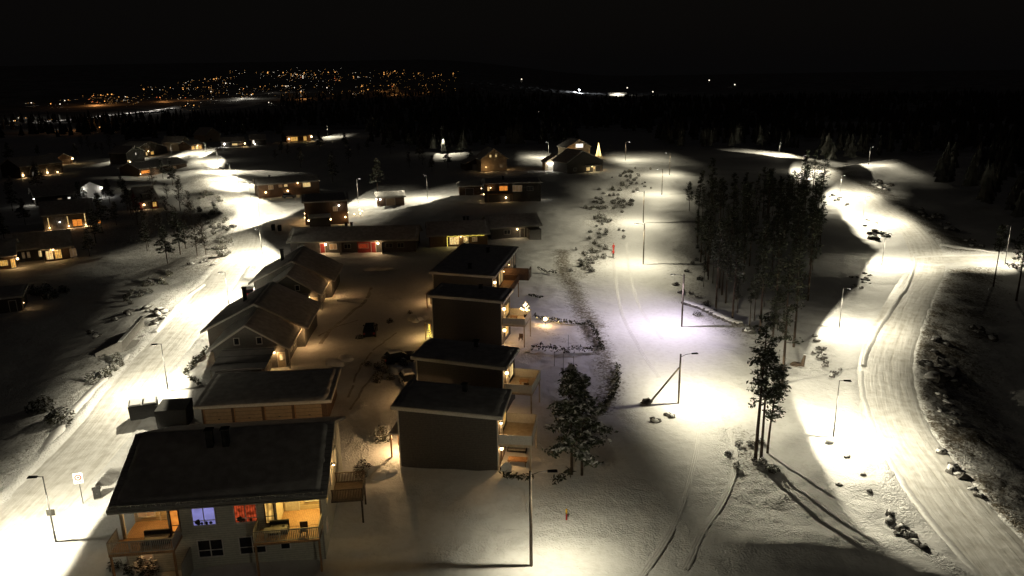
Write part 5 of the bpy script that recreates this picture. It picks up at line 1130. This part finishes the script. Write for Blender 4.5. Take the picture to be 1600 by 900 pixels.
# string of yellow lights on the wall side of the ornament house
x, y, z = at_house(Eh, -.9, 1.0, 0); r_ = tag(empty('light_spiral', (x, y, z)), 'yellow light spiral standing left of the ornament house', 'ornament')
fl = MB()
for i in range(34): t = i/33; fl.lump((.35*(1-t)*math.cos(i*1.1), .35*(1-t)*math.sin(i*1.1), .2+2.0*t), .05, 0, 0, i, 5, 4)
fl.build('bulbs', 'fairyy', r_); MB().tube([(0,0,-.2),(0,0,2.3)], .025, 6).build('pole', 'metal', r_); point('lamp_light', (-.4,0,1.0), 14, (1.0,.8,.25), r_)
# lit cone tree by the far gabled house, garden lights by the cube house
x, y, z = gnd(935, 246); r_ = tag(empty('christmas_tree', (x, y, z)), 'tall cone of warm Christmas lights beside the dark gabled house', 'christmas tree')
MB().tube([(0,0,-.3),(0,0,7.2)], [.09,.05], 8).build('pole', 'metal', r_)
for k in range(10):
    a_ = 2*pi*k/10
    MB().tube([(1.3*(1-t)*math.cos(a_), 1.3*(1-t)*math.sin(a_), .6+6.4*t-.3*math.sin(pi*t)) for t in np.linspace(0, 1, 9)], .045, 5).build('light_strand', 'fairy', r_)
point('lamp_light', (0,-2.0,2.0), 120, WARM, r_)
for i, (px, py) in enumerate(((531,340),(543,339),(554,338),(563,337),(566,333),(562,331))):
    x, y, z = gnd(px, py)
    if i == 0: gl = empty('path_light', (x, y, z)); MB().tube([(0,0,-.2),(0,0,.5)], .05, 6).build('post', 'black', gl); MB().lump((0,0,.62), .17, 0, 0, 1, 8, 6).build('globe', 'bulb', gl); o = gl
    else: o = copy_tree(gl); o.location = (x, y, z)
    tag(o, 'small glowing path light in the curved row beside the dark cube house', 'path light', 'path lights beside the cube house'); point('lamp_light', (0,0,.9), 10, WARM, o)
# thin garden posts
for i, (px, py) in enumerate(((880,575),(896,580),(888,545),(866,572))):
    x, y, z = gnd(px, py)
    if i == 0: gp = MB().tube([(0,0,-.3),(.02,0,1.0),(0,.02,2.0)], [.03,.025,.02], 6).build('garden_post', 'postwood', None, (x, y, z)); o = gp
    else: o = gp.copy(); COL.objects.link(o); o.location = (x, y, z)
    tag(o, 'thin bare sapling stake in the garden beyond the long dark hedge', 'stake', 'sapling stakes in the garden')

# ------------------------------------------------------------------ the two skiers
def person(label, x, y, ang, top, low, s_=1.0):
    r_ = tag(empty('person', (x, y, h1(x, y)+.05), ang), label, 'person'); r_.scale = (s_,)*3
    V = [(0,0,.95),(0,.02,1.15),(0,.05,1.38),(0,.06,1.52),(0,.08,1.68),(.17,.05,1.40),(.26,.16,1.14),(.24,.38,1.02),(-.17,.05,1.40),(-.27,.10,1.13),(-.25,.30,.98),(.1,0,.9),(.12,.14,.50),(.11,.02,.1),(.11,.16,.05),(-.1,0,.9),(-.12,-.05,.5),(-.11,-.22,.12),(-.11,-.08,.05)]
    E_ = [(0,1),(1,2),(2,3),(3,4),(2,5),(5,6),(6,7),(2,8),(8,9),(9,10),(0,11),(11,12),(12,13),(13,14),(0,15),(15,16),(16,17),(17,18)]
    Rr = [.16,.15,.17,.07,.11,.075,.06,.045,.075,.06,.045,.10,.075,.055,.05,.10,.075,.055,.05]
    me = bpy.data.meshes.new('body'); me.from_pydata(V, E_, []); o = bpy.data.objects.new('body', me); COL.objects.link(o)
    sk = o.modifiers.new('skin', 'SKIN'); sb = o.modifiers.new('sub', 'SUBSURF'); sb.levels = sb.render_levels = 2
    for i, sv in enumerate(me.skin_vertices[0].data): sv.radius = (Rr[i],)*2; sv.use_root = i == 0
    dg = bpy.context.evaluated_depsgraph_get(); m2 = bpy.data.meshes.new_from_object(o.evaluated_get(dg)); bpy.data.objects.remove(o)
    m2.materials.clear()
    for k in ('skin', top, low): m2.materials.append(M[k])
    for p in m2.polygons:
        c = p.center; p.material_index = 0 if c.z > 1.53 or (abs(c.x) > .2 and c.z < 1.06 and c.y > .3) else 1 if c.z > .93 else 2; p.use_smooth = True
    b = bpy.data.objects.new('body', m2); COL.objects.link(b); b.parent = r_
    MB().lump((0,.075,1.76), (.105,.115,.10), 0, .04, 2, 10, 6, smooth=True).build('hat', top, r_)
    for s2 in (-1, 1):
        MB().box(s2*.11-.035, s2*.11+.035, -.75, .95, -.03, -.005).build('ski', 'black', r_)
        MB().tube([(s2*.25,.36,1.05),(s2*.33,-.35,0)], .012, 5).build('ski_pole', 'metal', r_)
    return r_
x, y = at(958, 403); person('skier in red jacket nearest on the lit ski trail', x, y, .15, 'redcloth', 'darkcloth', 1.02)
x, y = at(958.5, 394); person('skier in red suit gliding just ahead of the other skier', x, y, .05, 'redcloth', 'redcloth', 1.02)

# ------------------------------------------------------------------ distant woods and town
def far_forest():
    qq = np.random.default_rng(5); n = 9000
    Y = 300+1150*qq.random(n)**1.15; X = Y*(qq.random(n)*1.66-.83)
    dA, sA = sdist(X, Y, ROAD_A); dB, sB = sdist(X, Y, ROAD_B); dL, _ = sdist(X, Y, LANE); dT, _ = sdist(X, Y, TRAIL); dR, _ = sdist(X, Y, BRANCH)
    r_ = X/Y
    ok = (dA > 16) & (dL > 24) & (dT > 20) & ((dB > 14)) & (dR > 9)
    ok &= ~((r_ < -.24) & (Y < 520)); ok &= ~((r_ > -.36) & (r_ < .19) & (Y < 345)); ok &= ~((r_ > -.05) & (r_ < .18) & (Y < 420))
    ok &= ~((r_ < -.19) & (r_ > -.3) & (Y < 640)) ; ok &= ~((r_ > .19) & (sB < 0) & (Y < 390)); ok &= ~((r_ < -.3) & (Y > 880)); ok &= vnoise(X/60, Y/60) > -.22
    X, Y = X[ok], Y[ok]
    # scattered trees right of the right road
    n2 = 900; Y2 = 60+330*qq.random(n2); X2 = 60+260*qq.random(n2); d2, s2 = sdist(X2, Y2, ROAD_B); d3, _ = sdist(X2, Y2, BRANCH); d4, _ = sdist(X2, Y2, LANE)
    k = (d2*s2 > 26+12*qq.random(n2)) & (d3 > 12) & (d4 > 24) & (X2/Y2 < .95); X = np.r_[X, X2[k]]; Y = np.r_[Y, Y2[k]]
    Z = hgt(X, Y); N_ = len(X); Hh = 8+8*qq.random(N_); vs, fs = [], []
    base = 0
    for i in range(N_):
        h_ = Hh[i]; rad = h_*(.13+.07*qq.random()); lay = 4 if Y[i] < 700 else 3; x, y, z = X[i], Y[i], Z[i]
        for j in range(lay):
            z0 = z+h_*(.16+.6*j/lay); z1 = z0+h_*(.42-.05*j); rr = rad*(1.05-j/lay*.75); m = 7; ph = qq.random()*6
            a = ph+np.arange(m)*2*pi/m; rj = rr*(.6+.65*qq.random(m)); zj = z0+h_*.06*(qq.random(m)-.5)
            vs += [(x+rj[k]*math.cos(a[k]), y+rj[k]*math.sin(a[k]), zj[k]) for k in range(m)]+[(x, y, z1)]
            fs += [(base+k, base+(k+1)%m, base+m) for k in range(m)]; base += m+1
    me = bpy.data.meshes.new('distant_wood'); me.from_pydata(vs, [], fs); me.materials.append(M['farwood']); o = bpy.data.objects.new('distant_wood', me); COL.objects.link(o)
    tag(o, 'black conifer wood spreading between the houses and the far town', 'forest', None, 'stuff')
far_forest()

def march(px, py):
    u, v = (px-800)/F, (450-py)/F; u, v = u*math.cos(ROLL)-v*math.sin(ROLL), u*math.sin(ROLL)+v*math.cos(ROLL)
    d = (u, v*math.sin(PITCH)+math.cos(PITCH), v*math.cos(PITCH)-math.sin(PITCH)); T = np.geomspace(500, 9000, 260)
    X, Y, Z = d[0]*T, d[1]*T, CAMZ+d[2]*T; below = np.nonzero(Z < hgt(X, Y)+4)[0]
    i = below[0] if len(below) else 200
    return X[i], Y[i], float(hgt(X[i], Y[i])[0])
TL = {}
def town_light(px, py, kind, r=None):
    x, y, z = march(px, py); dist = math.hypot(x, y); s_ = dist*.00025*(r or random.choice((.5,.5,.6,.6,.7,.8,1.0,1.4,1.9)))
    if kind not in TL: TL[kind] = MB().lump((0,0,0), 1, 0, 0, 1, 6, 4).build('town_light', kind); o = TL[kind]
    else: o = TL[kind].copy(); COL.objects.link(o)
    o.location = (x, y, z+4+s_); o.scale = (s_*1.2, s_, s_)
    lb = {'t_wht': 'white pinprick of light in the far town across the valley', 't_amb': 'amber pinprick of light in the far town across the valley', 't_red': 'reddish pinprick of light in the far town across the valley'}[kind]
    tag(o, lb, 'town light', {'t_wht': 'white lights of the far town', 't_amb': 'amber lights of the far town', 't_red': 'reddish lights of the far town'}[kind])
q = random.Random(99)
CL = [(285,300,128,135,5,.1),(300,365,122,132,16,.1),(360,470,112,122,20,.15),(455,530,108,128,34,.15),(520,580,112,125,10,.1),(600,708,112,126,36,.75),(565,705,133,146,34,.7),(380,470,132,150,24,.3),(470,560,134,150,18,.15),
      (130,175,148,162,22,.55),(160,210,152,166,14,.3),(225,330,136,156,34,.35),(330,395,134,150,16,.1),(290,330,158,170,6,.1),(40,130,150,172,12,.1),(0,70,178,200,14,.1),(70,170,186,200,10,.3),(410,430,158,164,2,.1)]
for x0, x1, y0, y1, n, am in CL:
    streets = [(q.uniform(y0, y1), q.uniform(-.05, .03), q.random(), q.uniform(.15, .5)) for _ in range(max(2, n//5))]
    for _ in range(n):
        ys, sl, c_, wd = q.choice(streets); t = min(1, max(0, c_+q.uniform(-wd, wd))); px, py = x0+(x1-x0)*t, ys+sl*(x1-x0)*(t-c_)+q.gauss(0, .7)
        town_light(px, py, 't_amb' if q.random() < am+.4 else 't_wht')
mb = MB()
for x0, x1, y0, y1, n, am in CL[:14]:
    for _ in range(int(n*1.3)):
        x, y, z = march(q.uniform(x0-8, x1+8), q.uniform(y0-2, y1+2)); k_ = math.hypot(x, y)*.00015; mb.lump((x, y, z+4), k_, 0 if q.random() > am+.45 else 1, 0, 1, 5, 3)
tag(mb.build('town_glimmer', ['t_wht', 't_amb']), 'faint countless glimmer of windows in the far town', 'town glimmer', None, 'stuff')
for px, py in ((470,122),(523,124),(525,126),(613,136),(140,158),(145,160),(152,161),(245,153),(250,154),(290,155)): town_light(px, py, 't_red', 1.5)
# street-lit snow in the town: real lamps over the ground
def town_glow(px, py, watts, col, n='town_flood'):
    x, y, z = march(px, py); point('lamp_light', (x, y, z+7), watts*.012, col, None, 1.0)
for px, py, w_, c in ((148,161,4e5,AMBER),(152,160,4e5,AMBER),(255,154,3e5,AMBER),(300,153,3e5,AMBER),(437,143,4e5,(1,.9,.75)),(473,150,4e5,AMBER),(620,145,4e5,AMBER),(45,181,.6e5,NEUT),(80,196,.5e5,NEUT),(52,184,.5e5,NEUT),(100,198,1e5,AMBER),(123,196,1e5,AMBER),(380,152,4e5,NEUT),(370,153,4e5,NEUT),(392,152,3e5,NEUT),(600,140,2e5,AMBER),(660,142,2e5,AMBER)): town_glow(px, py, w_, c)
# lit valley road below the town
P = np.array([march(px, py)[:2] for px, py in ((60,186),(100,184),(150,180),(200,174),(240,170),(275,164))]); P = spline(P, 10)
ribbon('valley_road', P, [(-9,0),(-3,.4),(3,.4),(9,0)], 'road', 1.2, True)
for i in range(0, len(P), 3): point('lamp_light', (P[i][0], P[i][1], float(hgt(*P[i])[0])+5), 400 if i < 25 else 900, (1,.92,.82), None, .5)
# floodlit works on the right of the valley
x, y = at(905,149); r_ = tag(empty('floodlight_mast', (x, y, 0)), 'single blinding white floodlight in the black valley at right of centre', 'floodlight')
MB().tube([(0,0,-1),(0,0,14)], [.3,.2], 8).build('mast', 'metal', r_); MB().lump((0,0,14.6), (2.6,1.6,1.8), 0, 0, 1, 10, 6, smooth=True).build('lamp', 't_hot', r_); point('lamp_light', (0,-6,13), 9e4, (.9,.95,1), r_)
x, y = at(965,150); r_ = tag(empty('lit_yard', (x, y, 0)), 'long low floodlit shed with a white light strip right of the blinding floodlight', 'shed')
MB().box(-22,22,0,14,-1,5).build('wall', 'conc', r_); MB().box(-20,20,-.5,-.02,2.2,3.6).build('light_strip', 'w_wht', r_); MB().prism([(-23,-1,5.004),(-23,15,5.004),(-23,7,8)], (46,0,0)).build('roof', 'roofsnow', r_); point('lamp_light', (0,-8,6), 3e4, NEUT, r_)
for px, py, lb in ((980,139,'small white light above the floodlit shed'), (1020,146,'white light right of the floodlit shed'), (1108,127,'pair-leading white light on the far right hill'), (1148,134,'last white light on the far right hill'), (842,179,'lone faint light in the dark wood'), (815,126,'faint light high left of the floodlight')):
    x, y = at(px, max(py, 146)); x, y, z = march(px, py); s_ = math.hypot(x, y)*.0007*(.5 if px == 842 else 1)
    r_ = tag(empty('yard_light', (x, y, z)), lb, 'light'); MB().tube([(0,0,-2),(0,0,6)], [s_*.15,s_*.1], 6).build('mast', 'metal', r_); MB().lump((0,0,6+s_), s_, 0, 0, 1, 8, 6).build('lamp', 't_wht', r_)
